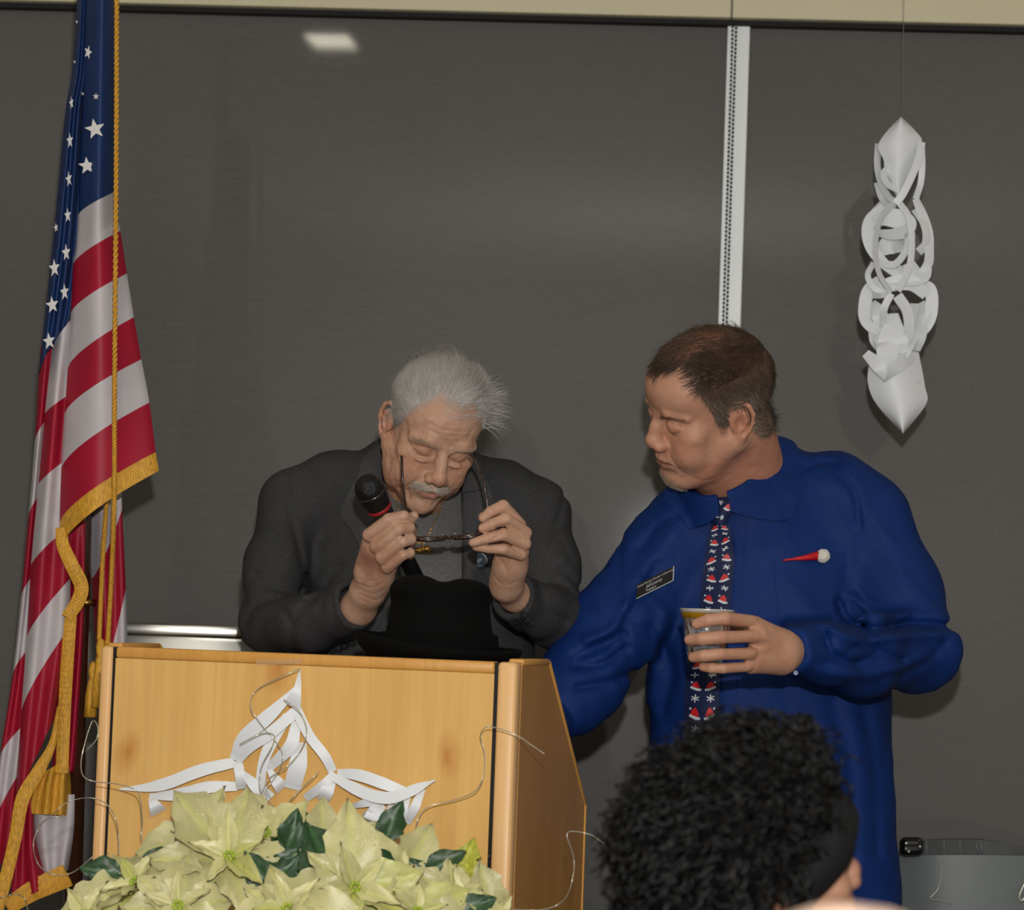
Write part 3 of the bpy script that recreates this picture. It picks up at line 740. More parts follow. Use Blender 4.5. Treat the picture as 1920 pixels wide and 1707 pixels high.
tuft = (pt[:, 0] > .045) & (pt[:, 2] > .025) & (pt[:, 1] > -.04); lf[tuft] += .22; ln[tuft] *= .9
sA = comb(pt, nn, dr, ln, lf, 8, .0004, seed=4)
rad = np.linspace(1, .25, 8)[None] * .00034
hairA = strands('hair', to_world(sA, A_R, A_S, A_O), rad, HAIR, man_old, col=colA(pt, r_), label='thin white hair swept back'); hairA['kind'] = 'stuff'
# flyaway tuft above his left temple, wisps over the forehead
pt, nn = pick(VA, FA, lambda p: (p[:, 0] > .055) & (p[:, 2] > .045) & (p[:, 2] < .10) & (p[:, 1] > -.03) & (p[:, 1] < .05), 260, 8)
dr = np.stack([np.full(len(pt), .9), -.1 + .35 * r_.randn(len(pt)), -.05 + .4 * r_.randn(len(pt))], 1)
sT = comb(pt, nn, dr, .034 + .02 * r_.rand(len(pt)), .8, 8, .0005, keep=False, seed=6)
strands('flyaway_hair', to_world(sT, A_R, A_S, A_O), rad * .9, HAIR, hairA, col=colA(pt, r_))
pt, nn = pick(VA, FA, lambda p: (p[:, 2] > .080) & (p[:, 2] < .104) & (p[:, 1] > .03) & (p[:, 0] > -.03), 120, 9)
dr = np.stack([np.full(len(pt), .8), -.2 + .2 * r_.randn(len(pt)), -.1 + .2 * r_.randn(len(pt))], 1)
sT = comb(pt, nn, dr, .045, .2, 8, .0004, seed=7)
strands('flyaway_hair', to_world(sT, A_R, A_S, A_O), rad * .8, HAIR, hairA, col=colA(pt, r_))
# moustache and eyebrows
pt, nn = pick(VA, FA, lambda p: (p[:, 2] > -.050 - np.abs(p[:, 0]) * .25) & (p[:, 2] < -.0390 - np.abs(p[:, 0]) * .22) & (p[:, 1] > .075) & (np.abs(p[:, 0]) < .0275), 1200, 10)
dr = np.stack([np.sign(pt[:, 0]) * (.35 + .5 * np.abs(pt[:, 0]) / .03) + .28 * r_.randn(len(pt)), .25 + .15 * r_.randn(len(pt)), np.full(len(pt), -.8)], 1)
sM = comb(pt, nn, dr, .0075 + .0065 * r_.rand(len(pt)), .20, 6, .0003, keep=False, seed=8)
c = colA(pt * 0 + [0, .1, .1], r_) * [.98, .90, .76] * (.7 + .5 * r_.rand(len(pt), 1))
strands('moustache', to_world(sM, A_R, A_S, A_O), np.linspace(1, .3, 6)[None] * .00036, HAIR, man_old, col=c, label='pale grey moustache')
def brow_hair(V, F, R, sc, o, par, n, colr, seed, name='eyebrows'):
    r2 = np.random.RandomState(seed)
    pt, nn = pick(V, F, lambda p: (np.abs(p[:, 2] - np.interp(np.abs(p[:, 0]), [.012, .034, .054], [.027, .0345, .026])) < .0045) & (np.abs(p[:, 0]) > .011) & (np.abs(p[:, 0]) < .054) & (p[:, 1] > .05), n, seed)
    dr = np.stack([np.sign(pt[:, 0]) * .9, r2.randn(len(pt)) * .15, .25 + .3 * r2.randn(len(pt))], 1)
    s_ = comb(pt, nn, dr, .008, .18, 5, 0, keep=False, seed=seed)
    strands(name, to_world(s_, R, sc, o), np.linspace(1, .3, 5)[None] * .00030, HAIR, par, col=np.array(colr) * (.8 + .4 * r2.rand(len(pt), 1)))
brow_hair(VA, FA, A_R, A_S, A_O, man_old, 200, (.44, .34, .25), 12)
brow_hair(VB, FB, B_R, B_S, B_O, man_blue, 190, (.16, .085, .05), 13)

# --- hair of the man in blue: brown, thinning on the crown, grey at the temples
def regB(p, grow=0.0):
    x, y, z = p.T; az = np.abs(np.arctan2(x, y))
    zl = np.interp(az, [0, .25, .45, .62, .85, 1.05, 1.22, 1.35, 1.5, 1.75, 2.2, 3.14], [.098, .098, .104, .112, .088, .056, -.004, -.012, .022, .0, -.050, -.055]) - grow
    return (z > zl + .004 * vnoise(p, 90, 19)) & ((np.abs(x) < .0735) | (z > .036) | (y < -.045))
def colB(p, r_):
    n = len(p); c = np.array([.080, .048, .031]) * (.6 + .8 * r_.rand(n, 1))
    w = np.clip((.075 - p[:, 2]) / .05, 0, 1) * np.clip((p[:, 1] + .09) / .06, 0, 1) * (r_.rand(n) < .85)
    g = np.array([.26, .21, .165]) * (.7 + .6 * r_.rand(n, 1)); return (c * (1 - w[:, None]) + g * w[:, None]) * (1 + .45 * vnoise(p * [1, .5, .5], 110, 77)[:, None])
thin = lambda p: (p[:, 2] > .110) & (np.abs(p[:, 0]) < .045)
CB = stain(VB, CB, regB, (.085, .048, .030), .92); tw = np.clip(1 - np.sqrt((VB[:, 0] / .05)**2 + ((VB[:, 1] + .005) / .075)**2), 0, 1)[:, None] * (VB[:, 2] > .09)[:, None]; tw = np.clip(tw * 2, 0, .75); CB = CB * (1 - tw) + np.array([.30, .13, .075]) * tw
pt, nn = pick(VB, FB, regB, 17000, 21)
tk = np.clip(2 * (1 - np.sqrt((pt[:, 0] / .05)**2 + ((pt[:, 1] + .005) / .075)**2)), 0, 1) * (pt[:, 2] > .09); k_ = r_.rand(len(pt)) > tk * .72; pt, nn = pt[k_], nn[k_]
top = pt[:, 2] > .075
dr = np.where(top[:, None], np.stack([.15 * r_.randn(len(pt)), .55 + .2 * r_.randn(len(pt)), .0 + .2 * r_.randn(len(pt))], 1), np.stack([.12 * r_.randn(len(pt)), -.35 + .2 * r_.randn(len(pt)), -.75 + .15 * r_.randn(len(pt))], 1))
dr += .35 * np.stack([vnoise(pt, 50, k) for k in (41, 42, 43)], 1)
ln = np.where(top, .020, .017) * (1 + .4 * r_.rand(len(pt)))
sB = comb(pt, nn, dr, ln, .08 + .10 * r_.rand(len(pt)), 6, .0003, h0=.003, seed=14)
hairB = strands('hair', to_world(sB, B_R, B_S, B_O), np.linspace(1, .3, 6)[None] * .00042, HAIR, man_blue, label='short brown hair, thin on top and grey at the temple', col=colB(pt, r_) * np.where(thin(pt), 1.6, 1)[:, None])
# short pale goatee stubble
pt, nn = pick(VB, FB, lambda p: (p[:, 2] < -.078) & (p[:, 2] > -.112) & (p[:, 1] > .076) & (np.abs(p[:, 0]) < .026), 700, 24)
sG = comb(pt, nn, np.tile([0, .3, -.9], (len(pt), 1)) + .2 * r_.randn(len(pt), 3), .004, .5, 4, 0, keep=False, seed=15)
strands('beard', to_world(sG, B_R, B_S, B_O), np.linspace(1, .4, 4)[None] * .00028, HAIR, man_blue, col=np.array([.33, .27, .20]) * (.7 + .6 * r_.rand(len(pt), 1)), label='short grey chin stubble')

hairB['kind'] = 'stuff'
for o in list(bpy.data.objects):
    if o.name.split('.')[0] in ('eyebrows', 'beard', 'moustache', 'flyaway_hair'): o['kind'] = 'stuff'
# ================================================================== bodies and clothes
def W3(t): return P(t[0], t[1], t[2])
def rp(t, px): return S(t[2], px)
def limb(s, nodes, k=.02, op='add'):                      # nodes: (px, py, Y, radius px)
    s.chain([W3(n) for n in nodes], [rp(n, n[3]) for n in nodes], k, op)
def hand_sdf(nodes_all, h=.0017, pad=.03):
    pts = np.array([W3(n) for ch in nodes_all for n in ch]); return Sdf(pts.min(0) - pad, pts.max(0) + pad, h)
def skin_color(V, base, spots=(), amt=.12):
    n1 = vnoice = vnoise(V, 45, 5); n2 = vnoise(V, 170, 6); b = np.array(base[:3])
    C = b * (1 + amt * n1[:, None] * np.array([.6, 1, 1.2]) + .06 * n2[:, None])
    for c, r, cc, a in spots:
        w = a * np.exp(-np.sum((V - c)**2, 1) / r**2 * (1 + .8 * vnoise(V, 90, 8))) ; w = np.clip(w, 0, 1)[:, None]; C = C * (1 - w) + np.array(cc) * w
    return C
def fingers(s, chains, k=.0035, palm=(), palm_k=.016):
    for ch in palm: limb(s, ch, palm_k)
    for ch in chains:
        t = Sdf(s.lo, s.lo + s.h * (s.n - 1), s.h); limb(t, ch, .002)
        s._comb(tuple(slice(0, n) for n in s.n), t.d[:s.n[0], :s.n[1], :s.n[2]], k, 'add')

# --- right hand of the elderly man (picture left): pinches the spectacles' arm, palm holds the microphone
ch = [[(692, 1004, 4.575, 13), (729, 975, 4.553, 12.5), (757, 968, 4.556, 10.5), (770, 975, 4.572, 9)],
      [(706, 1026, 4.570, 13.5), (748, 993, 4.545, 12.5), (768, 990, 4.556, 10.5), (774, 998, 4.585, 9)],
      [(716, 1046, 4.572, 13), (754, 1016, 4.548, 12), (770, 1012, 4.560, 10.5), (772, 1019, 4.59, 9)],
      [(726, 1064, 4.580, 12.5), (755, 1040, 4.558, 11), (768, 1037, 4.566, 10), (769, 1042, 4.59, 8.5)]]
th = [[(715, 1060, 4.63, 17), (742, 1010, 4.632, 13.5), (762, 984, 4.598, 11), (776, 968, 4.590, 9.5)]]
palm = [[(690, 1108, 4.66, 31), (702, 1076, 4.63, 29), (704, 1034, 4.596, 22)], [(706, 1088, 4.64, 28), (726, 1062, 4.60, 19)],
        [(690, 1070, 4.63, 24), (696, 1010, 4.592, 15)], [(640, 1165, 4.74, 22), (672, 1140, 4.70, 31), (690, 1108, 4.66, 30)]]
s = hand_sdf(ch + th + palm); fingers(s, ch + th, .0040, palm)
s.pgroove([([(700, 1020), (728, 998), (746, 985)], 3.2, .0022), ([(712, 1042), (736, 1022), (756, 1004)], 3.2, .0022), ([(722, 1062), (742, 1045), (762, 1029)], 3, .0022)], 4.60)
for c_ in ((692, 1000), (706, 1022), (716, 1043), (726, 1061)): s.pgroove([([c_, (c_[0] + 2, c_[1] + 1)], 8, -.0016)], 4.60)
for k in range(5): s.pgroove([([(663 + k * 4, 1082 + k * 11), (690 + k * 5, 1090 + k * 12), (715 + k * 4, 1085 + k * 9)], 1.6, .0007)], 4.64)
s.pgroove([([(726, 980), (732, 985)], 1.6, .0007), ([(745, 996), (751, 1000)], 1.6, .0007), ([(700, 1045), (685, 1080)], 3, -.0008), ([(712, 1060), (700, 1090)], 3, -.0008)], 4.60)
V1, F1 = s.mesh(1)
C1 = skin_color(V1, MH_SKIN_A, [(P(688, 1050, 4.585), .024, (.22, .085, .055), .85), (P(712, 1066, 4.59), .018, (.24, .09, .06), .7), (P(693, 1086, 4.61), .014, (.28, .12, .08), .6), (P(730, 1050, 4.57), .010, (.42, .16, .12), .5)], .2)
# --- left hand of the elderly man (picture right)
ch = [[(974, 985, 4.615, 13), (943, 950, 4.590, 12.5), (920, 960, 4.580, 10.5), (906, 972, 4.582, 9)],
      [(985, 1000, 4.608, 13), (948, 974, 4.576, 12.5), (924, 983, 4.566, 10.5), (905, 991, 4.568, 9)],
      [(984, 1020, 4.606, 12.5), (944, 1003, 4.575, 12), (912, 1011, 4.566, 10), (887, 1018, 4.568, 8.5)],
      [(976, 1040, 4.612, 12), (944, 1030, 4.585, 10.5), (916, 1029, 4.578, 9), (893, 1026, 4.580, 8)]]
th = [[(950, 1050, 4.66, 17), (930, 1010, 4.65, 13), (914, 985, 4.612, 11), (906, 970, 4.604, 9.5)]]
palm = [[(948, 1100, 4.70, 27), (956, 1060, 4.66, 27), (966, 1010, 4.622, 19)], [(954, 1092, 4.69, 25), (974, 1035, 4.63, 17)],
        [(948, 1080, 4.68, 24), (965, 1000, 4.63, 16)], [(1000, 1138, 4.80, 26), (966, 1118, 4.745, 27), (948, 1098, 4.70, 26)]]
s = hand_sdf(ch + th + palm); fingers(s, ch + th, .0038, palm)
s.pgroove([([(975, 996), (952, 984), (930, 990)], 2.4, .0016), ([(978, 1014), (950, 1001), (925, 1010)], 2.6, .002), ([(970, 1034), (945, 1017), (915, 1022)], 2.4, .0016),
           ([(935, 1045), (950, 1070), (948, 1092)], 4, .0016), ([(925, 1080), (945, 1098), (965, 1092)], 2, .0009), ([(930, 1090), (948, 1106), (968, 1100)], 2, .0008), ([(955, 1042), (962, 1075)], 3, -.001)], 4.66)
V2, F2 = s.mesh(1); C2 = skin_color(V2, np.array(MH_SKIN_A[:3]) * [1.05, 1.02, 1.0])
# --- inner trunk and upper arms, under the clothes
def core(nodes, h=.014):
    pts = np.array([W3(n) for ch in nodes for n in ch]); s = Sdf(pts.min(0) - .2, pts.max(0) + .2, h)
    for c_ in nodes: limb(s, c_, .05)
    return s.mesh(2)
trunkA = [[(790, 975, 4.985, 52), (785, 1060, 5.04, 100), (785, 1300, 5.04, 110)], [(790, 960, 5.0, 50), (560, 945, 5.0, 28), (514, 1155, 4.90, 22), (610, 1160, 4.77, 22), (662, 1155, 4.72, 24)],
          [(790, 960, 5.0, 50), (1000, 960, 5.0, 28), (1040, 1150, 4.91, 22), (1000, 1138, 4.80, 20)], [(740, 1300, 5.05, 80), (740, 1700, 5.02, 60), (735, 2400, 5.02, 40)], [(850, 1300, 5.05, 80), (850, 1700, 5.02, 60), (855, 2400, 5.02, 40)]]
V0, F0 = core(trunkA)
Vb, Fb, Cb = joinm([(to_world(VA, A_R, A_S, A_O), FA, CA), (V1, F1, C1), (V2, F2, C2), (V0, F0, np.array(MH_SKIN_A[:3]))])
bodyA = mesh_np('body', Vb, Fb, SKIN, man_old, col=Cb)

# --- left hand of the man in blue, around the cup
ch = [[(1408, 1166, 4.448, 12.5), (1360, 1160, 4.405, 12.5), (1328, 1163, 4.404, 11.5), (1306, 1170, 4.412, 10)],
      [(1412, 1193, 4.440, 12.5), (1352, 1195, 4.402, 13), (1316, 1198, 4.404, 12), (1293, 1200, 4.420, 10.5)],
      [(1406, 1226, 4.441, 12), (1350, 1227, 4.406, 12), (1320, 1230, 4.408, 11.5), (1300, 1233, 4.420, 10)],
      [(1400, 1250, 4.447, 10.5), (1356, 1253, 4.420, 10.5), (1334, 1253, 4.420, 9.8), (1318, 1251, 4.428, 8.5)]]
th = [[(1440, 1205, 4.53, 18), (1400, 1170, 4.55, 14), (1362, 1168, 4.545, 12), (1330, 1172, 4.53, 10)]]
palm = [[(1500, 1222, 4.55, 33), (1462, 1221, 4.515, 33), (1420, 1192, 4.455, 20)], [(1462, 1228, 4.51, 32), (1415, 1232, 4.46, 20)], [(1462, 1212, 4.51, 31), (1415, 1172, 4.465, 17)],
        [(1462, 1234, 4.51, 28), (1408, 1250, 4.465, 14)], [(1550, 1225, 4.61, 19), (1500, 1222, 4.55, 29)]]
s = hand_sdf(ch + th + palm); fingers(s, ch + th, .0075, palm)
s.pgroove([([(1400, 1179), (1370, 1180), (1345, 1178)], 3.2, .0022), ([(1398, 1210), (1370, 1212), (1345, 1212)], 3.4, .0024), ([(1396, 1240), (1370, 1241), (1345, 1242)], 3, .002),
           ([(1440, 1200), (1412, 1193)], 5, -.0012), ([(1440, 1215), (1408, 1227)], 5, -.0012), ([(1440, 1190), (1410, 1168)], 5, -.001)], 4.50)
for a_, b_ in (((1360, 1152), (1358, 1170)), ((1356, 1186), (1354, 1205)), ((1353, 1219), (1352, 1237)), ((1331, 1156), (1330, 1171)), ((1320, 1190), (1319, 1207)), ((1323, 1222), (1322, 1238))):
    s.pgroove([([a_, b_], 1.8, .0007)], 4.42)
for a_ in ((1302, 1167), (1290, 1196), (1296, 1230)): s.pgroove([([a_, (a_[0] + 8, a_[1])], 4.5, .0007), ([(a_[0] + 13, a_[1] - 6), (a_[0] + 13, a_[1] + 6)], 1.5, -.0004)], 4.43)
V3, F3 = s.mesh(1); C3 = skin_color(V3, np.array([.52, .275, .18]), [(P(1353, 1195, 4.39), .008, (.42, .17, .12), .45), (P(1352, 1228, 4.39), .008, (.42, .17, .12), .4), (P(1380, 1240, 4.41), .014, (.42, .19, .13), .3)])
# right hand of the man in blue, resting on the lectern's inner edge behind the panel
ch = [[(985 - k * 3, 1352 + k * 12, 4.73, 12), (955 - k * 3, 1350 + k * 13, 4.715, 10), (930 - k * 2, 1360 + k * 12, 4.70, 8.5)] for k in range(4)]
palm = [[(1040, 1350, 4.79, 30), (1015, 1360, 4.765, 26), (990, 1372, 4.74, 20)], [(1000, 1350, 4.755, 16), (970, 1330, 4.735, 12), (950, 1325, 4.72, 9)]]
s = hand_sdf(ch + palm, .003); fingers(s, ch, .004, palm); V4, F4 = s.mesh(1); C4 = skin_color(V4, [.50, .29, .205])
trunkB = [[(1405, 965, 4.92, 60), (1430, 1080, 5.02, 120), (1445, 1400, 5.0, 130)], [(1420, 985, 4.97, 60), (1600, 985, 4.99, 40), (1715, 1220, 4.89, 28), (1620, 1230, 4.73, 26), (1540, 1225, 4.61, 19)],
          [(1400, 1000, 4.97, 60), (1250, 1040, 4.97, 40), (1100, 1275, 4.86, 30), (1040, 1350, 4.79, 26)], [(1390, 1450, 4.96, 110), (1375, 1900, 4.96, 65), (1370, 2500, 4.96, 42)], [(1510, 1450, 4.96, 110), (1515, 1900, 4.96, 65), (1520, 2500, 4.96, 42)]]
V0, F0 = core(trunkB)
Vb, Fb, Cb = joinm([(to_world(VB, B_R, B_S, B_O), FB, CB), (V3, F3, C3), (V4, F4, C4), (V0, F0, np.array(MH_SKIN_B[:3]))])
bodyB = mesh_np('body', Vb, Fb, SKIN, man_blue, col=Cb)

# ------------------------------------------------------------------ cloth materials
def cloth(name, col, rough=.85, weave=900, wstr=.25, var=.12, sheen=0.0, vs=6):
    sheen = 0.0
    t = NT(name); v = t.coords('Object'); n1 = t.noise(v, vs, 4); n2 = t.noise(v, 420, 2)
    c = np.array(col[:3]); a = t.ramp(n1, [(.3, tuple(c * (1 - var)) + (1,)), (.7, tuple(np.minimum(c * (1 + var), 1)) + (1,))])
    g = t.ramp(n2, [(.35, (.72, .72, .72, 1)), (.65, (1.15, 1.15, 1.15, 1))]); t.l(t.mix(1.0, a, g, 'MULTIPLY'), t.b.inputs['Base Color'])
    t.b.inputs['Roughness'].default_value = rough; t.b.inputs['Specular IOR Level'].default_value = .25; t.b.inputs['Sheen Weight'].default_value = sheen; t.b.inputs['Sheen Roughness'].default_value = .5
    t.bump(t.noise(v, weave, 2), wstr, .0008); return t.m
M_JACKET = cloth('charcoal wool', srgb(55, 55, 56))
M_LAPEL = cloth('charcoal wool lightened', srgb(66, 66, 67))  # jacket wool lightened, standing in for shading at the lapel edges
M_TEE = cloth('grey ribbed shirt', srgb(98, 97, 96))
M_BLUE = cloth('royal blue poplin', srgb(4, 42, 104), rough=.7, wstr=.12, var=.08, sheen=.25)
M_BLUE_IN = M_BLUE
M_TROUS = cloth('black trousers', srgb(34, 34, 38))
M_SHOE = mat('black shoe leather', srgb(20, 18, 17), .3)
M_BTN = mat('black button', srgb(10, 10, 11), .5, spec=.2)
M_GOLD = mat('gold jewellery', srgb(214, 168, 84), .28, metal=1.0)

# ------------------------------------------------------------------ jacket of the elderly man
h = .0044
s = Sdf(P(420, 800, 5.3) * [1, 0, 0] + [-.03, 4.55, .80], [P(1130, 800, 5.2)[0], 5.25, 1.72], h)
for side in ((-1, 545, 930), (1, 1012, 952)):
    pass
s.ell(P(785, 1045, 5.03), (.225, .135, .19), 0)
s.ell(P(780, 1250, 5.02), (.215, .150, .24), .08)
s.ell(P(780, 1480, 5.02), (.220, .150, .22), .08)
limb(s, [(700, 908, 4.99, 60), (620, 915, 4.99, 60), (552, 942, 4.985, 58)], .04)
limb(s, [(868, 920, 4.99, 60), (940, 930, 4.99, 60), (1004, 962, 4.985, 56)], .04)
limb(s, [(740, 900, 5.05, 62), (840, 900, 5.05, 62)], .05)
limb(s, [(745, 862, 5.03, 50), (830, 872, 5.03, 48)], .03)                     # collar stands at the nape
limb(s, [(549, 945, 4.985, 58), (516, 1060, 4.93, 57), (508, 1168, 4.885, 59)], .03)
limb(s, [(508, 1168, 4.885, 58), (590, 1165, 4.78, 55), (668, 1134, 4.695, 49)], .02)
limb(s, [(1006, 965, 4.985, 55), (1028, 1060, 4.94, 55), (1042, 1155, 4.90, 57)], .03)
limb(s, [(1042, 1155, 4.90, 56), (1005, 1140, 4.82, 50), (962, 1118, 4.745, 44)], .02)
# open front and neck
s.chain([P(800, 800, 4.90), P(800, 930, 4.90), P(806, 1050, 4.90), P(812, 1300, 4.88), P(812, 1600, 4.88)], [.072, .066, .054, .052, .060], .006, 'sub')
s.ell(P(790, 870, 4.94), (.066, .085, .10), .006, op='sub')
s.plane((0, 0, P(780, 1640, 5.0)[2]), (0, 0, -1))
s.pgroove([([(533, 905), (556, 1010), (578, 1112)], 6.75, 0.0058), ([(1058, 930), (1030, 1040), (1022, 1100)], 6.75, 0.0052),
           ([(585, 1105), (540, 1108), (500, 1100)], 8.1, 0.0078), ([(590, 1125), (540, 1122), (480, 1135), (462, 1175)], 6.75, 0.0078), ([(560, 1095), (520, 1085), (478, 1078)], 6.75, 0.0052),
           ([(600, 1110), (560, 1150), (545, 1195), (560, 1225)], 8.1, 0.0065), ([(500, 1115), (530, 1140), (545, 1170)], 6.75, 0.0052), ([(460, 1120), (455, 1190)], 8.1, 0.0039),
           ([(1040, 1060), (1062, 1075), (1090, 1110)], 6.75, 0.0065), ([(1030, 1090), (1060, 1100), (1085, 1125)], 6.75, 0.0065), ([(1010, 1095), (1025, 1140), (1060, 1165)], 8.1, 0.0065), ([(1050, 1010), (1072, 1055)], 6.75, 0.0039),
           ([(620, 1120), (632, 1165), (628, 1205)], 9.45, 0.0039), ([(640, 1060), (615, 1090), (600, 1140)], 6.75, 0.0052), ([(905, 1060), (935, 1120), (990, 1200)], 5.4, 0.0052)], 5.02)
s.warp(lambda p: .0045 * vnoise(p * [1, 1, .5], 13, 61) + .0018 * vnoise(p @ np.array([[.7, .3, .6], [0, 1, 0], [-.6, .2, .7]]) * [1.6, 1, .5], 30, 62))
# cuffs: open ends
for a, b, r in (((590, 1165, 4.78), (668, 1134, 4.695), 49), ((1005, 1140, 4.82), (962, 1118, 4.745), 44)):
    A_, B_ = W3(a), W3(b); n_ = (B_ - A_) / np.linalg.norm(B_ - A_)
    s.cut(B_, n_, .075, .12); s.cone(B_ - n_ * .02, B_ + n_ * .08, S(4.7, r) - .011, S(4.7, r) - .010, .003, 'sub')
VJ, FJ = largest(*s.mesh(1)); jacket = mesh_np('jacket', VJ, FJ, M_JACKET, man_old)
TJ = bvh(VJ, FJ)
# grey shirt under it
s = Sdf([P(600, 800, 5.2)[0], 4.75, .86], [P(980, 800, 5.2)[0], 5.2, 1.62], .006)
s.ell(P(790, 1045, 5.03), (.19, .120, .19), 0); s.ell(P(790, 1260, 5.02), (.185, .135, .24), .08); s.ell(P(790, 1480, 5.02), (.19, .135, .22), .08)
limb(s, [(700, 945, 4.99, 50), (790, 930, 4.99, 62), (870, 950, 4.99, 50)], .04); limb(s, [(788, 925, 4.955, 70), (790, 990, 4.955, 84)], .03)
s.cut(P(790, 905, 4.955), (0, .15, 1), .12, .10)
s.warp(lambda p: .0020 * vnoise(p, 16, 71))
VT, FT = largest(*s.mesh(1)); tee = mesh_np('shirt', VT, FT, M_TEE, man_old, label='grey crew neck shirt'); TT = bvh(VT, FT)
# lapels and collar laid over the jacket front
def panel(name, tree, L, R, nu, nv, off, thick, m_, parent, label=None, bulge=0.0, sp=True):
    Q = ladder(L, R, nu, nv, sp); G = drape(tree, Q, off)
    if bulge:
        u = np.linspace(0, 1, nu)[None, :, None]; G = G - (G - CAM) / np.linalg.norm(G - CAM, axis=2)[..., None] * bulge * np.sin(np.pi * u)
    V, F = grid_mesh(G, thick); return mesh_np(name, V, F, m_, parent, label=label), G
panel('lapel', TJ, [(700, 850), (664, 905), (640, 962), (662, 1000), (700, 1080), (735, 1180)], [(724, 850), (716, 905), (726, 960), (738, 1010), (752, 1080), (757, 1180)], 14, 44, .010, .004, M_LAPEL, man_old, bulge=.006)
panel('lapel', TJ, [(868, 856), (870, 905), (868, 960), (866, 1020), (866, 1100), (868, 1190)], [(884, 860), (914, 905), (926, 958), (908, 1000), (892, 1090), (880, 1190)], 14, 44, .010, .004, M_LAPEL, man_old, bulge=.006)
panel('collar', TJ, [(703, 836), (680, 862), (668, 905)], [(716, 832), (712, 870), (722, 925)], 10, 16, .016, .004, M_LAPEL, man_old, bulge=.004)
panel('collar', TJ, [(860, 850), (862, 890), (868, 925)], [(880, 852), (902, 880), (914, 915)], 10, 16, .016, .004, M_LAPEL, man_old, bulge=.004)
# sleeve buttons
def disc(name, c, n, r, t, m_, parent, label=None, rim=.25):
    n = np.asarray(n, float); n /= np.linalg.norm(n); z = Vector((0, 0, 1)).rotation_difference(Vector(n)).to_matrix()
    b_ = MB().lathe([(0.0001, -t), (r * .9, -t), (r, -t * .4), (r, t * .5), (r * .85, t), (r * .6, t * rim), (.0001, t * rim)], c, np.array(z), 18)
    return b_.build(name, m_, parent, label=label)
for k, (x, y) in enumerate(((661, 1206), (648, 1212), (637, 1217), (624, 1220))):
    c_ = hit(TJ, x, y, .003); disc('button', c_ if c_ is not None else P(x, y, 4.70), np.array([-.1, -1, .15]), .0068, .0026, M_BTN, man_old)
for k, (x, y) in enumerate(((974, 1146), (981, 1154), (988, 1162), (995, 1169))):
    c_ = hit(TJ, x, y, .003); disc('button', c_ if c_ is not None else P(x, y, 4.75), np.array([.1, -1, .1]), .0068, .0026, M_BTN, man_old)
# lapel pin with a pale emblem
c_ = hit(TJ, 900, 1051, .012); c_ = P(900, 1051, 4.83) if c_ is None else c_
pin = disc('lapel_pin', c_, (-.15, -1, .05), .0140, .0020, mat('silver pin rim', srgb(190, 195, 200), .3, metal=1.0), man_old, 'round pin with a pale emblem on blue', rim=.9)
disc('pin_face', c_ + [-.0003, -.0022, 0], (-.15, -1, .05), .0118, .0008, mat('pin blue enamel', srgb(60, 88, 112), .3), pin, rim=.9)
b_ = MB(); em = mat('pin pale enamel', srgb(175, 195, 202), .4)
a = np.linspace(0, 2 * np.pi, 12, endpoint=False); r8 = .0042 * (1 + .35 * np.sin(a * 2 + .6) + .18 * np.cos(a * 3))
Vp = np.stack([r8 * np.cos(a), np.zeros(12), r8 * np.sin(a)], 1) + c_ + [-.0003, -.0034, 0]; Vq = Vp + [0, .0008, 0]
b_.add(np.vstack([Vp, Vq]), [tuple(range(12)), tuple(range(23, 11, -1))] + [(i, i + 12, (i + 1) % 12 + 12, (i + 1) % 12) for i in range(12)]).build('pin_emblem', em, pin, smooth=False)
# necklace: two runs of small links, pendant like a gold nugget
def chain_links(path, r, m_, parent, every, name='necklace'):
    d = np.r_[0, np.cumsum(np.linalg.norm(np.diff(path, axis=0), axis=1))]; n = int(d[-1] / every); b = MB()
    for k in range(n):
        q = np.array([np.interp(k * every, d, path[:, i]) for i in range(3)]); q2 = np.array([np.interp(k * every + every * .8, d, path[:, i]) for i in range(3)])
        t = (q2 - q) / (np.linalg.norm(q2 - q) + 1e-9); sd = np.cross(t, [0, 1, 0]) if k % 2 else np.cross(t, np.cross(t, [0, 1, 0])); sd = sd / (np.linalg.norm(sd) + 1e-9)
        a = np.linspace(0, 2 * np.pi, 9); lp = q + t * every * .5 + np.cos(a)[:, None] * t * every * .62 + np.sin(a)[:, None] * sd * every * .4
        b.tube(lp, r, 4, False)
    o = b.build(name, m_, parent, label='fine gold chain necklace'); o['kind'] = 'stuff'; return o
pL = spline([tuple(x) for x in [(742, 925), (748, 955), (756, 985), (768, 1008), (782, 1018)]], 30); pR = spline([(835, 930), (824, 960), (812, 985), (803, 1005), (794, 1018)], 30)
G = []
for q in np.vstack([pL, pR[::-1]]):
    c_ = hit(TT, q[0], q[1], .004); G.append(c_ if c_ is not None else P(q[0], q[1], 4.90))
G = np.array(G); G[:, 1] = np.convolve(np.pad(G[:, 1], 4, mode='edge'), np.ones(9) / 9, 'valid')
nk = chain_links(G, .0005, M_GOLD, man_old, .0036)
c_ = hit(TT, 791, 1031, .006); s = Sdf(c_ - [.022, .01, .016], c_ + [.022, .01, .016], .0009)
s.cone(c_ + [-.010, 0, -.002], c_ + [.010, 0, .001], .0045, .0062, .003); s.cone(c_ + [-.010, 0, -.002], c_ + [-.016, 0, -.004], .003, .0015, .003)
s.warp(lambda p: .0016 * vnoise(p, 420, 81)); Vn, Fn = s.mesh(0); mesh_np('pendant', Vn, Fn, M_GOLD, nk, label='gold nugget pendant')
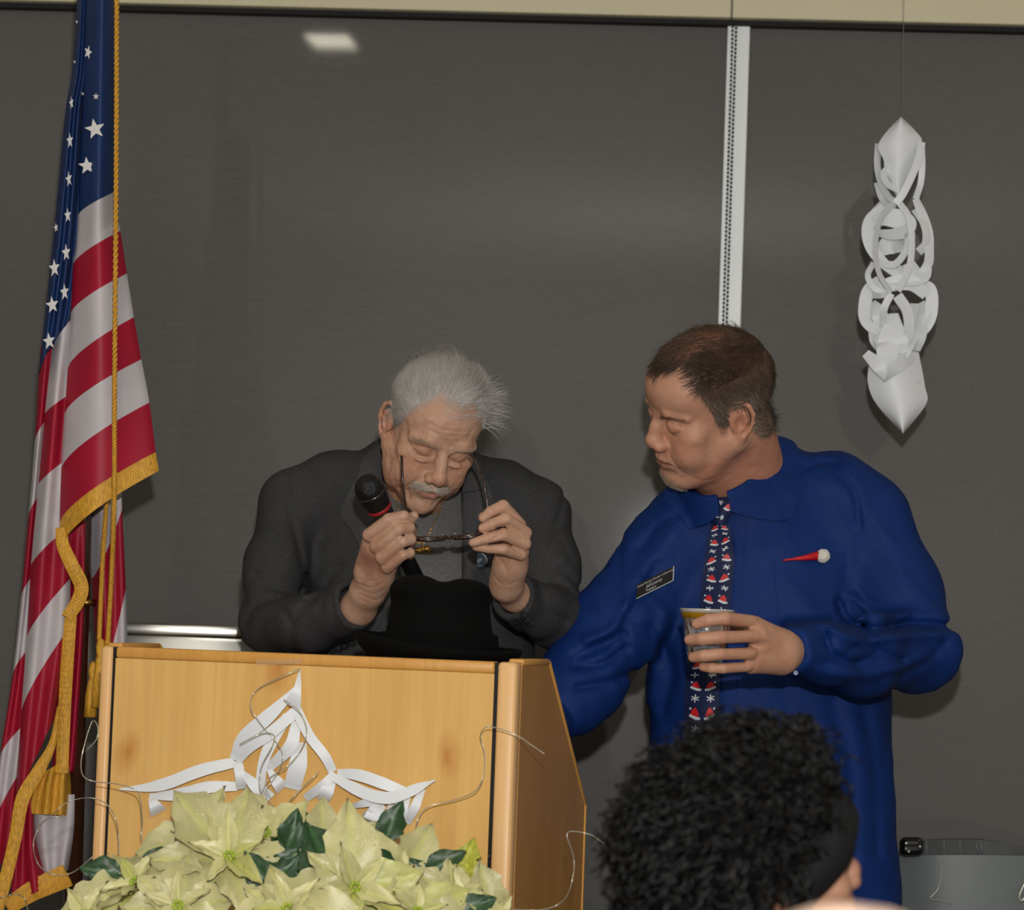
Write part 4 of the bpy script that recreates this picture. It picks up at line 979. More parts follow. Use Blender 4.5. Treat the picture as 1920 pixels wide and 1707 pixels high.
MB().tube([c_ + [0, 0, .005], c_ + [.002, -.002, .008], c_ + [0, -.001, .011], c_ + [-.002, 0, .008], c_ + [0, 0, .005]], .0008, 6).build('bail', M_GOLD, nk)

# ------------------------------------------------------------------ shirt of the man in blue
h = .0044
s = Sdf([P(950, 1200, 4.8)[0], 4.40, .70], [P(1830, 900, 4.9)[0], 5.24, 1.68], h)
s.ell(P(1425, 1085, 5.0), (.215, .135, .21), 0); s.ell(P(1442, 1300, 4.97), (.217, .160, .22), .08); s.ell(P(1448, 1500, 4.98), (.222, .155, .22), .08); s.ell(P(1450, 1700, 4.98), (.225, .155, .20), .08)
limb(s, [(1405, 950, 4.95, 78), (1300, 990, 4.96, 70), (1240, 1035, 4.955, 76)], .05); limb(s, [(1460, 935, 4.98, 82), (1560, 930, 4.98, 76), (1618, 975, 4.98, 82)], .05)
limb(s, [(1425, 885, 4.965, 66), (1402, 975, 4.945, 96)], .04)
limb(s, [(1620, 985, 4.98, 80), (1688, 1110, 4.94, 76), (1722, 1222, 4.88, 77)], .03); limb(s, [(1722, 1222, 4.88, 75), (1620, 1232, 4.72, 66), (1540, 1226, 4.61, 52), (1486, 1222, 4.545, 45)], .03)
limb(s, [(1238, 1045, 4.955, 74), (1160, 1170, 4.90, 80), (1092, 1276, 4.85, 80)], .03); limb(s, [(1092, 1276, 4.85, 78), (1060, 1320, 4.81, 62), (1035, 1345, 4.785, 45)], .03)
A_, B_ = W3((1060, 1320, 4.81)), W3((1035, 1345, 4.785)); n_ = (B_ - A_) / np.linalg.norm(B_ - A_)
s.cut(B_, n_, .075, .10)

s.plane((0, 0, .80), (0, 0, -1))
s.pgroove([([(1165, 1010), (1160, 1080), (1168, 1160), (1185, 1250), (1205, 1310)], 8, .0045), ([(1165, 1190), (1120, 1215), (1080, 1235)], 11.25, 0.0126), ([(1172, 1215), (1130, 1245), (1075, 1250)], 7.5, 0.0108), ([(1180, 1265), (1140, 1280), (1085, 1290)], 8.75, 0.0108),
           ([(1175, 1130), (1150, 1180), (1100, 1200)], 10, -0.0108), ([(1200, 1080), (1235, 1040), (1262, 1000)], 17.5, -0.0072), ([(1175, 1160), (1210, 1110), (1230, 1060)], 10, 0.0072),
           ([(1600, 985), (1590, 1060), (1578, 1120)], 9, .0022), ([(1560, 900), (1650, 990), (1700, 1100)], 14, -.003), ([(1572, 1130), (1590, 1165), (1640, 1180), (1720, 1170), (1790, 1176)], 8.75, 0.0144),
           ([(1560, 1180), (1610, 1200), (1680, 1195), (1760, 1190)], 10, -0.0108), ([(1600, 1120), (1640, 1150), (1700, 1150)], 8.75, -0.0090), ([(1545, 1190), (1560, 1225), (1600, 1245), (1640, 1230)], 8.75, 0.0108), ([(1620, 1170), (1640, 1215), (1690, 1240)], 8.75, 0.0090),
           ([(1540, 1260), (1600, 1268), (1680, 1258), (1740, 1230)], 11.25, -0.0090), ([(1660, 1270), (1720, 1250), (1770, 1210)], 8.75, 0.0072), ([(1500, 1205), (1530, 1215)], 5, 0.0054), ([(1545, 1245), (1570, 1240), (1600, 1215)], 8, .0045),
           ([(1560, 880), (1600, 920), (1612, 990)], 6.25, 0.0072), ([(1400, 1300), (1420, 1420), (1410, 1600)], 14, .003), ([(1250, 1150), (1230, 1230), (1215, 1310)], 15, -0.0090), ([(1220, 1180), (1260, 1250), (1245, 1330)], 11.25, 0.0072),
           ([(1560, 1320), (1590, 1420), (1600, 1600)], 15, 0.0072), ([(1620, 1330), (1640, 1450), (1645, 1600)], 11.25, 0.0054), ([(1290, 960), (1240, 980), (1200, 1030)], 8.75, 0.0054), ([(1470, 900), (1530, 870), (1570, 870)], 6.25, 0.0072)], 5.03)
s.warp(lambda p: .0060 * vnoise(p * [1.3, 1, .4], 12, 91) + .0024 * vnoise(p @ np.array([[.7, .3, -.6], [0, 1, 0], [.6, .2, .7]]) * [1.7, 1, .45], 30, 92))
A_, B_ = W3((1540, 1226, 4.61)), W3((1478, 1222, 4.535)); n_ = (B_ - A_) / np.linalg.norm(B_ - A_)
s.cut(B_, n_, .075, .10); s.cone(B_ + n_ * .012, B_ + n_ * .08, S(4.54, 45) - .009, S(4.54, 45) - .009, .002, 'sub')
VS, FS = largest(*s.mesh(1)); shirt = mesh_np('shirt', VS, FS, M_BLUE, man_blue, label='royal blue long sleeved dress shirt'); TS = bvh(VS, FS)
# collar wings, cuff, placket, pocket
def settle(G, tree, off):
    for i in range(G.shape[0]):
        for j in range(G.shape[1]):
            p, n, _, _ = tree.find_nearest(Vector(G[i, j]))
            if p is not None:
                dd = (Vector(G[i, j]) - p).dot(n)
                if dd < off: G[i, j] = np.array(p + n * off)
    return G
CC_ = P(1370, 884, 4.925); sd_ = (P(1462, 836, 4.92) - P(1278, 900, 4.92)) / 2 * .98; bk_ = np.array([0, .088, .060]); up_ = np.cross(sd_, bk_); up_ /= np.linalg.norm(up_)
def collar_half(a0, a1, drops, name='collar'):
    av = np.radians(np.linspace(a0, a1, 46)); G = []
    dr = np.interp(np.linspace(0, 1, 46), [d[0] for d in drops], [d[1] for d in drops]); ow = np.interp(np.linspace(0, 1, 46), [d[0] for d in drops], [d[2] for d in drops])
    for (f, hgt, rs_) in ((None, -.020, .99), (None, .004, .985), (None, .020, .98), (None, .026, 1.01), (.0, .022, 1.05), (.25, 0, 1.07), (.5, 0, 1.10), (.75, 0, 1.13), (1.0, 0, 1.16)):
        dg = np.degrees(av); pin_ = 1 - (.15 * np.exp(-((dg + 22) / 55)**2) if a1 > 0 else 0 * dg); ring = (np.cos(av)[:, None] * sd_ + np.sin(av)[:, None] * bk_) * pin_[:, None]; un = ring / np.linalg.norm(ring, axis=1)[:, None]
        if f is None: q = CC_ + ring * rs_ + up_ * hgt
        else: q = CC_ + ring * rs_ + un * (ow * f)[:, None] + up_ * (.022 - dr * f)[:, None]
        G.append(q)
    G = np.array(G); G[5:] = settle(G[5:], TS, .006); V, F = grid_mesh(G, .0018); return mesh_np(name, V, F, M_BLUE, man_blue)
collar_half(-94, 90, [(0, .030, .0), (.08, .050, .006), (.25, .088, .040), (.31, .064, .042), (.45, .046, .030), (.6, .042, .016), (1, .040, .005)])
collar_half(-106, -270, [(0, .028, .0), (.08, .042, .004), (.24, .062, .010), (.34, .055, .008), (1, .045, .006)])
panel('cuff', TS, [(1479, 1176), (1476, 1200), (1475, 1222), (1473, 1245), (1466, 1268)], [(1548, 1180), (1546, 1205), (1545, 1228), (1543, 1250), (1540, 1272)], 12, 14, .004, .003, M_BLUE, man_blue)
panel('pocket', TS, [(1452, 1046), (1456, 1110), (1462, 1180)], [(1560, 1040), (1562, 1110), (1560, 1172)], 16, 16, .004, .002, M_BLUE, man_blue)
panel('placket', TS, [(1382, 960), (1366, 1200), (1358, 1420), (1356, 1600)], [(1398, 962), (1384, 1200), (1376, 1420), (1374, 1600)], 4, 50, .003, .001, M_BLUE, man_blue)

c_ = hit(TS, 1492, 1262, .004)
if c_ is not None: disc('button', c_, np.array([-.1, -1, -.3]), .0040, .0012, mat('pale button', srgb(150, 160, 190), .3), man_blue)
# --- the tie: navy with little red caps and snowflakes
M_TIE = cloth('navy satin tie', srgb(24, 34, 72), rough=.65, wstr=.05, var=.03, sheen=0)
M_RED = mat('printed red', srgb(196, 32, 34), .5); M_WHITE = mat('printed white', srgb(200, 204, 210), .5)
knotL = [(1336, 934), (1333, 950), (1331, 968), (1335, 984)]; knotR = [(1386, 930), (1379, 950), (1368, 968), (1362, 984)]
Lt = [(1332, 984), (1325, 1020), (1319, 1060), (1315, 1100), (1309, 1150), (1297, 1200), (1289, 1250), (1284, 1300), (1282, 1370), (1280, 1450)]
Rt = [(1367, 984), (1373, 1010), (1376, 1050), (1373, 1100), (1367, 1150), (1359, 1200), (1352, 1250), (1349, 1300), (1347, 1370), (1347, 1450)]
tie, GT = panel('tie', TS, Lt, Rt, 12, 70, .012, .003, M_TIE, man_blue, 'navy tie printed with red caps and snowflakes', bulge=.004)
kn, GK = panel('knot', TS, knotL, knotR, 12, 14, .018, .008, M_TIE, tie, bulge=.010)
def on_grid(G, u, v):
    nv, nu, _ = G.shape; a = np.clip(v, 0, 1) * (nv - 1.001); b = np.clip(u, 0, 1) * (nu - 1.001); i = a.astype(int); j = b.astype(int); f = (a - i)[:, None]; g = (b - j)[:, None]
    return (G[i, j] * (1 - f) + G[i + 1, j] * f) * (1 - g) + (G[i, j + 1] * (1 - f) + G[i + 1, j + 1] * f) * g
def stamp(mb, G, u0, v0, uv, F, su, sv, off, mi):          # flat print that follows the cloth
    uv = np.asarray(uv, float); p = on_grid(G, u0 + uv[:, 0] * su, v0 - uv[:, 1] * sv); p = p - (p - CAM) / np.linalg.norm(p - CAM, axis=1)[:, None] * off; mb.add(p, F, mi)
cap = [(-.5, -.2), (.15, -.45), (.42, -.2), (.25, .25), (.05, .55), (-.25, .35)]; brim_ = [(-.55, -.28), (.1, -.62), (.5, -.62), (.55, -.4), (.15, -.32), (-.5, -.05)]
mbp = MB(); rr_ = random.Random(3)
for r_i in range(22):
    for c_i in range(2):
        v0 = (r_i + .5) / 22; u0 = (.28, .74)[c_i] + (.03 * rr_.uniform(-1, 1))
        if (r_i // 1) % 2 == 0:
            fl_ = rr_.choice((-1, 1)); cp = [(x * fl_, y) for x, y in cap]; br = [(x * fl_, y) for x, y in brim_]
            od = (lambda q: q[::-1]) if fl_ > 0 else (lambda q: q)
            stamp(mbp, GT, u0, v0, cp, [tuple(range(6))], .30, .032, .0012, 0); stamp(mbp, GT, u0, v0, br, [tuple(range(6))], .30, .032, .0016, 1)
            a8 = np.linspace(0, 6.28, 7)[:-1]; stamp(mbp, GT, u0 - .13 * fl_, v0 - .014, np.stack([np.cos(a8), np.sin(a8)], 1) * .5, [tuple(range(6))], .07, .008, .0016, 1)
        else:
            for k in range(3):
                a_ = k * math.pi / 3 + rr_.random(); c8, s8 = math.cos(a_), math.sin(a_)
                stamp(mbp, GT, u0, v0, [(-.5 * c8 - .07 * s8, -.5 * s8 + .07 * c8), (.5 * c8 - .07 * s8, .5 * s8 + .07 * c8), (.5 * c8 + .07 * s8, .5 * s8 - .07 * c8), (-.5 * c8 + .07 * s8, -.5 * s8 - .07 * c8)], [(0, 1, 2, 3)], .24, .026, .0012, 1)
for (u0, v0, kd) in ((.35, .2, 1), (.7, .35, 0), (.3, .6, 0), (.62, .72, 1), (.8, .1, 1)):
    if kd: 
        for k in range(3):
            a_ = k * math.pi / 3; c8, s8 = math.cos(a_), math.sin(a_); stamp(mbp, GK, u0, v0, [(-.5 * c8 - .08 * s8, -.5 * s8 + .08 * c8), (.5 * c8 - .08 * s8, .5 * s8 + .08 * c8), (.5 * c8 + .08 * s8, .5 * s8 - .08 * c8), (-.5 * c8 + .08 * s8, -.5 * s8 - .08 * c8)], [(0, 1, 2, 3)], .22, .2, .0012, 1)
    else: stamp(mbp, GK, u0, v0, cap, [tuple(range(6))], .3, .22, .0012, 0); stamp(mbp, GK, u0, v0, brim_, [tuple(range(6))], .3, .22, .0016, 1)
o = mbp.build('print', [M_RED, M_WHITE], tie, smooth=False, label='little red caps and white snowflakes'); o['kind'] = 'stuff'

# --- name tag, black with white lettering, tilted
tl, tr_, br_, bl = (1190, 1100), (1266, 1061), (1266, 1086), (1187, 1124)
pts = [hit(TS, *q, .010) for q in (tl, tr_, br_, bl)]; pts = [p if p is not None else P(q[0], q[1], 4.85) for p, q in zip(pts, (tl, tr_, br_, bl))]
ctr = sum(pts) / 4; ux = (pts[1] + pts[2] - pts[0] - pts[3]); ux /= np.linalg.norm(ux); uz = (pts[0] + pts[1] - pts[2] - pts[3]); nrm = np.cross(ux, uz); nrm /= np.linalg.norm(nrm)
if nrm[1] > 0: nrm = -nrm
uz = np.cross(nrm, ux); uz = uz if uz[2] > 0 else -uz; nrm = np.cross(ux, uz)
shx = lambda a, b, c=0: ctr + ux * a + (np.array([0.02, 0, 1.0]) * .98) * b + nrm * c
w2, h2 = .0385, .0125; M_TAG = mat('black name tag', srgb(10, 10, 11), .3, coat=.3); M_TAGE = mat('tag white edge', srgb(205, 208, 212), .4)
V_ = [shx(a, b, c) for c in (0, .002) for a, b in ((-w2, -h2), (w2, -h2), (w2, h2), (-w2, h2))]
tagm = mesh_np('name_tag', V_, [(0, 3, 2, 1), (4, 5, 6, 7), (0, 1, 5, 4), (1, 2, 6, 5), (2, 3, 7, 6), (3, 0, 4, 7)], M_TAG, man_blue, False, label='black name tag with white lettering')
V_ = [shx(a, b, c) for c in (.0004, .0024) for a, b in ((w2, -h2), (w2 + .0016, -h2 - .0012), (w2 + .0016, h2), (w2, h2))] + [shx(a, b, c) for c in (.0004, .0024) for a, b in ((-w2, -h2 - .0012), (w2 + .0016, -h2 - .0012), (w2 + .0016, -h2), (-w2, -h2))]
FF = [(0, 3, 2, 1), (4, 5, 6, 7), (0, 1, 5, 4), (1, 2, 6, 5), (2, 3, 7, 6), (3, 0, 4, 7)]
mesh_np('edge', V_, FF + [tuple(i + 8 for i in f) for f in FF], M_TAGE, tagm, False)
def lettering(name, txt, size, fn, m_, parent, shear=0.0):
    cu = bpy.data.curves.new(name, 'FONT'); cu.body = txt; cu.size = size; cu.align_x = 'CENTER'; cu.align_y = 'CENTER'; cu.shear = shear; cu.resolution_u = 3
    o = bpy.data.objects.new(name, cu); COL.objects.link(o); dg = bpy.context.evaluated_depsgraph_get(); me = o.evaluated_get(dg).to_mesh()
    V = np.array([fn(v.co.x, v.co.y) for v in me.vertices]); F = [tuple(p.vertices) for p in me.polygons]; bpy.data.objects.remove(o)
    return mesh_np(name, V, F, m_, parent, False)
lettering('lettering', 'Greater Romulus Chamber of Commerce', .0052, lambda x, y: shx(x * .86, y + .0072, .0026), M_TAGE, tagm, .1)
lettering('lettering', 'Jeff Lowrey', .0078, lambda x, y: shx(x * .95 - .002, y - .0004, .0026), M_TAGE, tagm, .2)
lettering('lettering', 'President', .0062, lambda x, y: shx(x * .9 - .008, y - .0078, .0026), M_TAGE, tagm, .1)

# --- little red felt cap with a white pompom sticking out of the shirt pocket
c_ = hit(TS, 1543, 1043, .012); tip = hit(TS, 1468, 1051, .006); mid = hit(TS, 1510, 1046, .010)
t_ = spline([tip, mid, c_ - [.010, 0, 0]], 12); rad_ = np.linspace(.0012, .0085, 12)
hatp = MB().tube(t_, rad_, 10); Vv = np.vstack(hatp.V)
po = mesh_np('pocket_ornament', Vv + (.0008 * vnoise(Vv, 300, 5))[:, None], hatp.F, mat('red glitter felt', srgb(188, 20, 28), .45, var=.5, vs=600), man_blue, label='small red cone with white pompom in the pocket')
s = Sdf(c_ - .018, c_ + .018, .0011); s.ell(c_, (.0125, .0115, .0125), 0); s.warp(lambda p: .0011 * vnoise(p, 420, 7)); Vn, Fn = s.mesh(0)
mesh_np('pompom', Vn, Fn, mat('white yarn', srgb(214, 210, 200), .9), po, label='white pompom')

# --- trousers, belts and shoes
def trousers(nodes, root, ztop, belt=None):
    pts = np.array([W3(n) for ch in nodes for n in ch]); s = Sdf(pts.min(0) - .22, pts.max(0) + .22, .011)
    for c_ in nodes: limb(s, c_, .05)
    s.plane((0, 0, .07), (0, 0, -1)); s.plane((0, 0, ztop), (0, 0, 1)); s.warp(lambda p: .006 * vnoise(p * [1, 1, .5], 9, 95))
    V, F = s.mesh(2); mesh_np('trousers', V, F, M_TROUS, root)
def shoe(root, x, y, a):
    c, s_ = math.cos(a), math.sin(a); s = Sdf([x - .2, y - .3, -.002], [x + .2, y + .2, .14], .005)
    f = lambda u, v, z: (x + u * c + v * s_, y - v * c + u * s_, z)
    s.cone(f(0, -.07, .045), f(0, .02, .045), .040, .042, .03); s.cone(f(0, .02, .036), f(.005, .15, .028), .042, .034, .03); s.cone(f(0, -.05, .05), f(0, -.045, .11), .038, .042, .02); s.plane((x, y, .001), (0, 0, -1))
    V, F = s.mesh(1); mesh_np('shoe', V, F, M_SHOE, root)
zf = lambda x, Y: 853.5 + FPX * math.tan(PITCH) + FPX * 1.28 / Y
trousers([[(735, 1430, 5.02, 110), (728, 1750, 5.02, 88), (730, 2100, 5.02, 66), (728, 2420, 5.02, 58)], [(840, 1430, 5.02, 110), (850, 1750, 5.02, 88), (848, 2100, 5.02, 66), (850, 2420, 5.02, 58)]], man_old, 1.02)
trousers([[(1385, 1500, 4.98, 140), (1372, 1850, 4.98, 95), (1368, 2200, 4.98, 70), (1366, 2480, 4.98, 60)], [(1510, 1500, 4.98, 140), (1522, 1850, 4.98, 95), (1524, 2200, 4.98, 70), (1526, 2480, 4.98, 60)]], man_blue, .84)
for x in (728, 850): shoe(man_old, P(x, 2400, 5.0)[0], 4.98, 0)
for x in (1366, 1526): shoe(man_blue, P(x, 2400, 4.96)[0], 4.94, (x - 1446) / 800)
a = np.linspace(0, 2 * np.pi, 49)[:-1]; cb = P(1448, 1500, 4.98); bl_ = np.stack([cb[0] + .212 * np.cos(a), 4.98 + .150 * np.sin(a), np.full(48, .83)], 1)
MB().add(np.vstack([bl_ + [0, 0, -.018], bl_ + [0, 0, .018]]), [(i, (i + 1) % 48, (i + 1) % 48 + 48, i + 48) for i in range(48)]).build('belt', M_SHOE, man_blue, label='black leather belt')
# ================================================================== flag, pole, cords
def flag_mat(name, col, rough=.55):
    t = NT(name); v = t.coords('Object'); n_ = t.noise(v, 9, 3); c = np.array(col[:3])
    t.l(t.ramp(n_, [(.3, tuple(c * .88) + (1,)), (.7, tuple(np.minimum(c * 1.08, 1)) + (1,))]), t.b.inputs['Base Color'])
    t.b.inputs['Roughness'].default_value = rough; t.b.inputs['Specular IOR Level'].default_value = .35; t.bump(t.noise(v, 700, 2), .1, .0005); return t.m
F_BLUE = flag_mat('flag navy', srgb(14, 44, 92)); F_RED = flag_mat('flag crimson', srgb(158, 14, 44)); F_WHITE = flag_mat('flag white', srgb(190, 184, 188))
F_GOLD = mat('gold fringe', srgb(204, 150, 44), .6, var=.35, vs=500, vec=(1, 1, .15), bump=.6, bs=500, bd=.002)
FM = [F_BLUE, F_RED, F_WHITE, F_GOLD]; KI = {'b': 0, 'r': 1, 'w': 2, 'g': 3}
flag = empty('flag', (P(150, 900, 4.95)[0], 4.95, 0), 'red, white and blue starred flag with gold fringe draped on a dark pole', 'flag')
def flag_panel(L, R, cols, Y0, amp, nu=22, sub=10, phase=0.0, waves=1.0, pw=.7, label=None, tilt=0.0):
    rows = []; band = []
    Ls = spline(L, (len(L) - 1) * sub + 1); Rs = spline(R, (len(R) - 1) * sub + 1); u = np.linspace(0, 1, nu); g = u**pw
    for i in range(len(Ls)): rows.append(np.stack([Ls[i, 0] + (Rs[i, 0] - Ls[i, 0]) * u, Ls[i, 1] + (Rs[i, 1] - Ls[i, 1]) * g], 1))
    Q = np.array(rows); v = np.linspace(0, 1, len(rows))[:, None]
    Y = Y0 - amp * np.sin(np.pi * np.clip(u, 0, 1))[None]**.7 + tilt * u[None] + .010 * np.sin(u[None] * 6.28 * waves * 1.5 + phase + v * 2.5) * np.minimum(1, v * 4 + .3)
    G = P(Q[..., 0], Q[..., 1], Y); V, F = grid_mesh(G, .0015); nq = (len(rows) - 1) * (nu - 1)
    bi = np.repeat([KI[c] for c in cols], sub * (nu - 1)); mi = np.concatenate([bi, bi, np.full(len(F) - 2 * nq, bi[-1])])
    o = mesh_np('cloth_fold', V, F, FM, flag, True, mi=mi, label=label); return Q, Y, o
Qb, Yb, oB = flag_panel([(148, -70), (137, 119), (123, 205), (109, 353), (98, 464), (84, 595), (72, 702)], [(172, -70), (168, 123), (160, 205), (152, 370), (142, 500), (134, 570), (128, 606)], 'bbbbbb', 4.875, .028, waves=1.6, label='navy fold with white stars')
Qf, Yf, oF = flag_panel([(162, -70), (146, 404), (137, 496), (133, 587), (127, 690), (121, 776), (115, 878), (112, 980), (114, 1024)], [(217, -70), (215, 360), (226, 433), (238, 513), (251, 595), (265, 674), (280, 755), (292, 848), (298, 883)], 'bwrwrwrg', 4.85, .050, nu=30, waves=.8, label='front fold striped red and white')
flag_panel([(98, 650), (84, 776), (72, 909), (58, 1060), (50, 1195), (40, 1333), (27, 1530)], [(146, 585), (138, 735), (134, 855), (132, 985), (132, 1085), (128, 1180), (104, 1345)], 'wrwrwr', 4.885, .03, phase=1, pw=.8)
flag_panel([(76, 650), (65, 828), (53, 969), (39, 1120), (23, 1268), (0, 1420), (-14, 1560), (-24, 1690)], [(110, 640), (98, 772), (86, 912), (74, 1065), (63, 1205), (53, 1352), (43, 1440), (30, 1570)], 'rwrwrwr', 4.915, .02, phase=2)
flag_panel([(166, 940), (172, 1085), (184, 1290), (182, 1340)], [(228, 920), (229, 955), (236, 1105), (240, 1245)], 'wrw', 4.975, .03, phase=.5, pw=1.3)
flag_panel([(112, 985), (112, 1180), (100, 1400), (96, 1445)], [(160, 975), (156, 1180), (142, 1420), (138, 1450)], 'rrr', 4.93, .015, phase=1.3)
flag_panel([(48, 1500), (62, 1560), (84, 1650)], [(140, 1490), (138, 1560), (128, 1632)], 'ww', 4.915, .02, phase=1.3)
flag_panel([(28, 1500), (24, 1600), (20, 1700)], [(62, 1490), (68, 1580), (92, 1665)], 'rr', 4.90, .02, phase=2.3)
flag_panel([(60, 1468), (50, 1500), (48, 1525)], [(128, 1425), (132, 1460), (134, 1530)], 'gg', 4.905, .03, phase=.3, waves=2)
def ribbon_px(path, n=40, nw=4, bulge=0.0, wig=0.0):       # path: (px, py, Y, width px)
    p = spline(path, n); t = np.gradient(p[:, :2], axis=0); t /= np.linalg.norm(t, axis=1)[:, None] + 1e-9; nrm = np.stack([-t[:, 1], t[:, 0]], 1); u = np.linspace(-.5, .5, nw)
    Q = p[:, None, :2] + nrm[:, None] * (u[None, :, None] * p[:, None, 3:4]); Y = p[:, None, 2] - bulge * np.cos(u * np.pi)[None] + wig * np.sin(np.arange(n) * 2.1)[:, None] * (u[None] + .5)
    return P(Q[..., 0], Q[..., 1], Y)
for path, wg in (([(115, 990, 4.845, 22), (118, 1022, 4.84, 24), (132, 1055, 4.83, 26), (152, 1098, 4.84, 27), (146, 1128, 4.845, 26), (126, 1158, 4.85, 24)], .0015), ([(134, 1140, 4.855, 22), (127, 1230, 4.865, 24), (121, 1330, 4.88, 24), (116, 1450, 4.88, 24)], .0012),
                 ([(109, 1325, 4.862, 4), (98, 1395, 4.86, 14), (70, 1450, 4.855, 24), (42, 1500, 4.85, 26), (28, 1575, 4.85, 24), (10, 1650, 4.85, 24), (-12, 1730, 4.85, 24)], .0012),
                 ([(14, 1702, 4.88, 30), (60, 1672, 4.88, 38), (126, 1642, 4.88, 44)], .003)):
    G = ribbon_px(path, 90, 5, .004, wg); V, F = grid_mesh(G, .002); mesh_np('fringe', V, F, F_GOLD, flag)
# stars
STARS = [(178, 242, 20, 0, 1.0), (163, 311, 17, .1, 1.0), (165, 98, 14, .5, .55), (180, 181, 7, .2, .9), (155, 176, 4, 0, .7), (134, 193, 13, 0, .35), (131, 264, 16, .1, .4), (129, 336, 16, 0, .4), (127, 404, 15, .1, .45), (105, 427, 9, 0, .5),
         (124, 474, 17, .1, .5), (102, 503, 18, .1, .6), (121, 548, 17, .1, .5), (98, 572, 17, .05, .75), (92, 640, 17, .05, .72), (144, 41, 4, 0, .7), (140, 116, 4, 0, .7)]
M_STAR = mat('embroidered white star', srgb(205, 202, 200), .6)
for (x, y, r, rot, sq) in STARS:
    onF = x > 150; Q, Y = (Qf, Yf) if onF else (Qb, Yb); i = int(np.argmin(np.abs(Q[:, Q.shape[1] // 2, 1] - y))); j = int(np.argmin(np.abs(Q[i, :, 0] - x))); y0 = Y[i, max(0, j - 3):j + 4].min() - .0035
    a = np.arange(10) * math.pi / 5 + rot - .2; rr = np.where(np.arange(10) % 2 == 0, r, r * .42)
    X = x + rr * np.sin(a) * sq + (y - (y - rr * np.cos(a))) * -.0; Z = y - rr * np.cos(a); V = np.vstack([P(X, Z, np.full(10, y0)), P(np.array([x]), np.array([y]), np.array([y0 - .0012])), P(X, Z, np.full(10, y0 + .001))])
    mesh_np('star', V, [(10, (k + 1) % 10, k) for k in range(10)] + [(k, (k + 1) % 10, (k + 1) % 10 + 11, k + 11) for k in range(10)], M_STAR, flag, False)
# pole, ferrules, stand
M_POLE = mat('dark varnished pole', srgb(58, 30, 18), .22, var=.25, vs=8, vec=(1, 1, .1), coat=.5); M_BRASS = mat('brass', srgb(190, 150, 80), .3, metal=1.0)
pb, pt_ = P(136, 1690, 4.97), P(186, -250, 4.93); dr_ = (pt_ - pb) / (pt_[2] - pb[2]); foot = pb - dr_ * (pb[2] - .05)
pole = MB().tube([foot, pt_], S(4.95, 18), 20).build('pole', M_POLE, flag, label='dark wooden pole')
c_ = P(161, 1130, 4.955); MB().tube([c_ - dr_ * .006, c_ + dr_ * .006], S(4.95, 19.5), 20).build('ferrule', M_BRASS, pole)
MB().lathe([(.0001, 0), (.15, 0), (.155, .012), (.13, .03), (.05, .05), (.03, .09), (.0001, .09)], foot - [0, 0, .05], None, 32).build('stand', M_BRASS, flag, label='round brass floor stand')
# twisted gold cords and tassels
def rope(pts, r, turns, name='cord'):
    p = spline(pts, max(60, int(turns * 8))); t, N, B = frames(p); mb = MB()
    for k in range(2):
        a = np.linspace(0, turns * 2 * np.pi, len(p)) + k * np.pi; mb.tube(p + (N * np.cos(a)[:, None] + B * np.sin(a)[:, None]) * r * .55, r * .62, 6)
    o = mb.build(name, F_GOLD, flag, label='twisted gold cord'); o['kind'] = 'stuff'; return o
rope([P(219, -60, 4.775), P(218, 300, 4.775), P(215, 700, 4.77), P(214, 930, 4.775), P(210, 1060, 4.84), P(203, 1190, 4.88), P(201, 1215, 4.88)], .0042, 110)
rope([P(200, 940, 4.86), P(193, 1040, 4.88), P(189, 1130, 4.89), P(186, 1200, 4.89)], .0042, 30)
def tassel(x, y, Y, L, w):
    c_ = P(x, y, Y); t = MB(); R_ = S(Y, w / 2)
    t.lathe([(.0001, 0), (R_ * .5, -.004), (R_ * .75, -.018), (R_ * .5, -.032), (R_ * .65, -.038), (R_ * .9, -S(Y, L) * .6), (R_, -S(Y, L)), (.0001, -S(Y, L))], c_, None, 20); V = np.vstack(t.V); V += .0012 * vnoise(V * [1, 1, .1], 700, 3)[:, None]
    mesh_np('tassel', V, t.F, F_GOLD, flag)
tassel(190, 1196, 4.88, 130, 26); tassel(175, 1240, 4.90, 104, 24)

# ================================================================== microphone
M_BLK = mat('black rubbery plastic', srgb(20, 20, 22), .35, coat=.2); M_GR = NT('steel mesh grille')
v = M_GR.coords('Object'); vo = M_GR.n('ShaderNodeTexVoronoi'); vo.inputs['Scale'].default_value = 420; vo.inputs['Randomness'].default_value = .1; M_GR.l(v, vo.inputs['Vector'])
M_GR.l(M_GR.ramp(vo.outputs['Distance'], [(.35, srgb(46, 46, 48)), (.6, srgb(6, 6, 7))]), M_GR.b.inputs['Base Color']); M_GR.b.inputs['Roughness'].default_value = .35; M_GR.b.inputs['Metallic'].default_value = .5; M_GR.bump(vo.outputs['Distance'], .8, .0012)
m0, m1 = P(693, 918, 4.545), P(788, 1098, 4.665); md = (m1 - m0) / np.linalg.norm(m1 - m0); Rm = np.array(Vector((0, 0, -1)).rotation_difference(Vector(md)).to_matrix())
mic = empty('microphone', m0, 'black handheld microphone with a red ring in the fist of the person in grey', 'microphone'); L_ = float(np.linalg.norm(m1 - m0))
MB().lathe([(.0001, .025), (.010, .024), (.0185, .018), (.0235, .009), (.0250, .0), (.0245, -.006)], m0, Rm, 36).build('grille', M_GR.m, mic, label='round mesh grille')
MB().lathe([(.0245, -.0035), (.0262, -.0045), (.0262, -.0080), (.0245, -.009)], m0, Rm, 36).build('grille_band', mat('dark band', srgb(70, 70, 72), .2, metal=.8), mic)
MB().lathe([(.0245, -.009), (.0240, -.020), (.0215, -.034), (.0205, -.036)], m0, Rm, 36).build('grille', M_GR.m, mic)
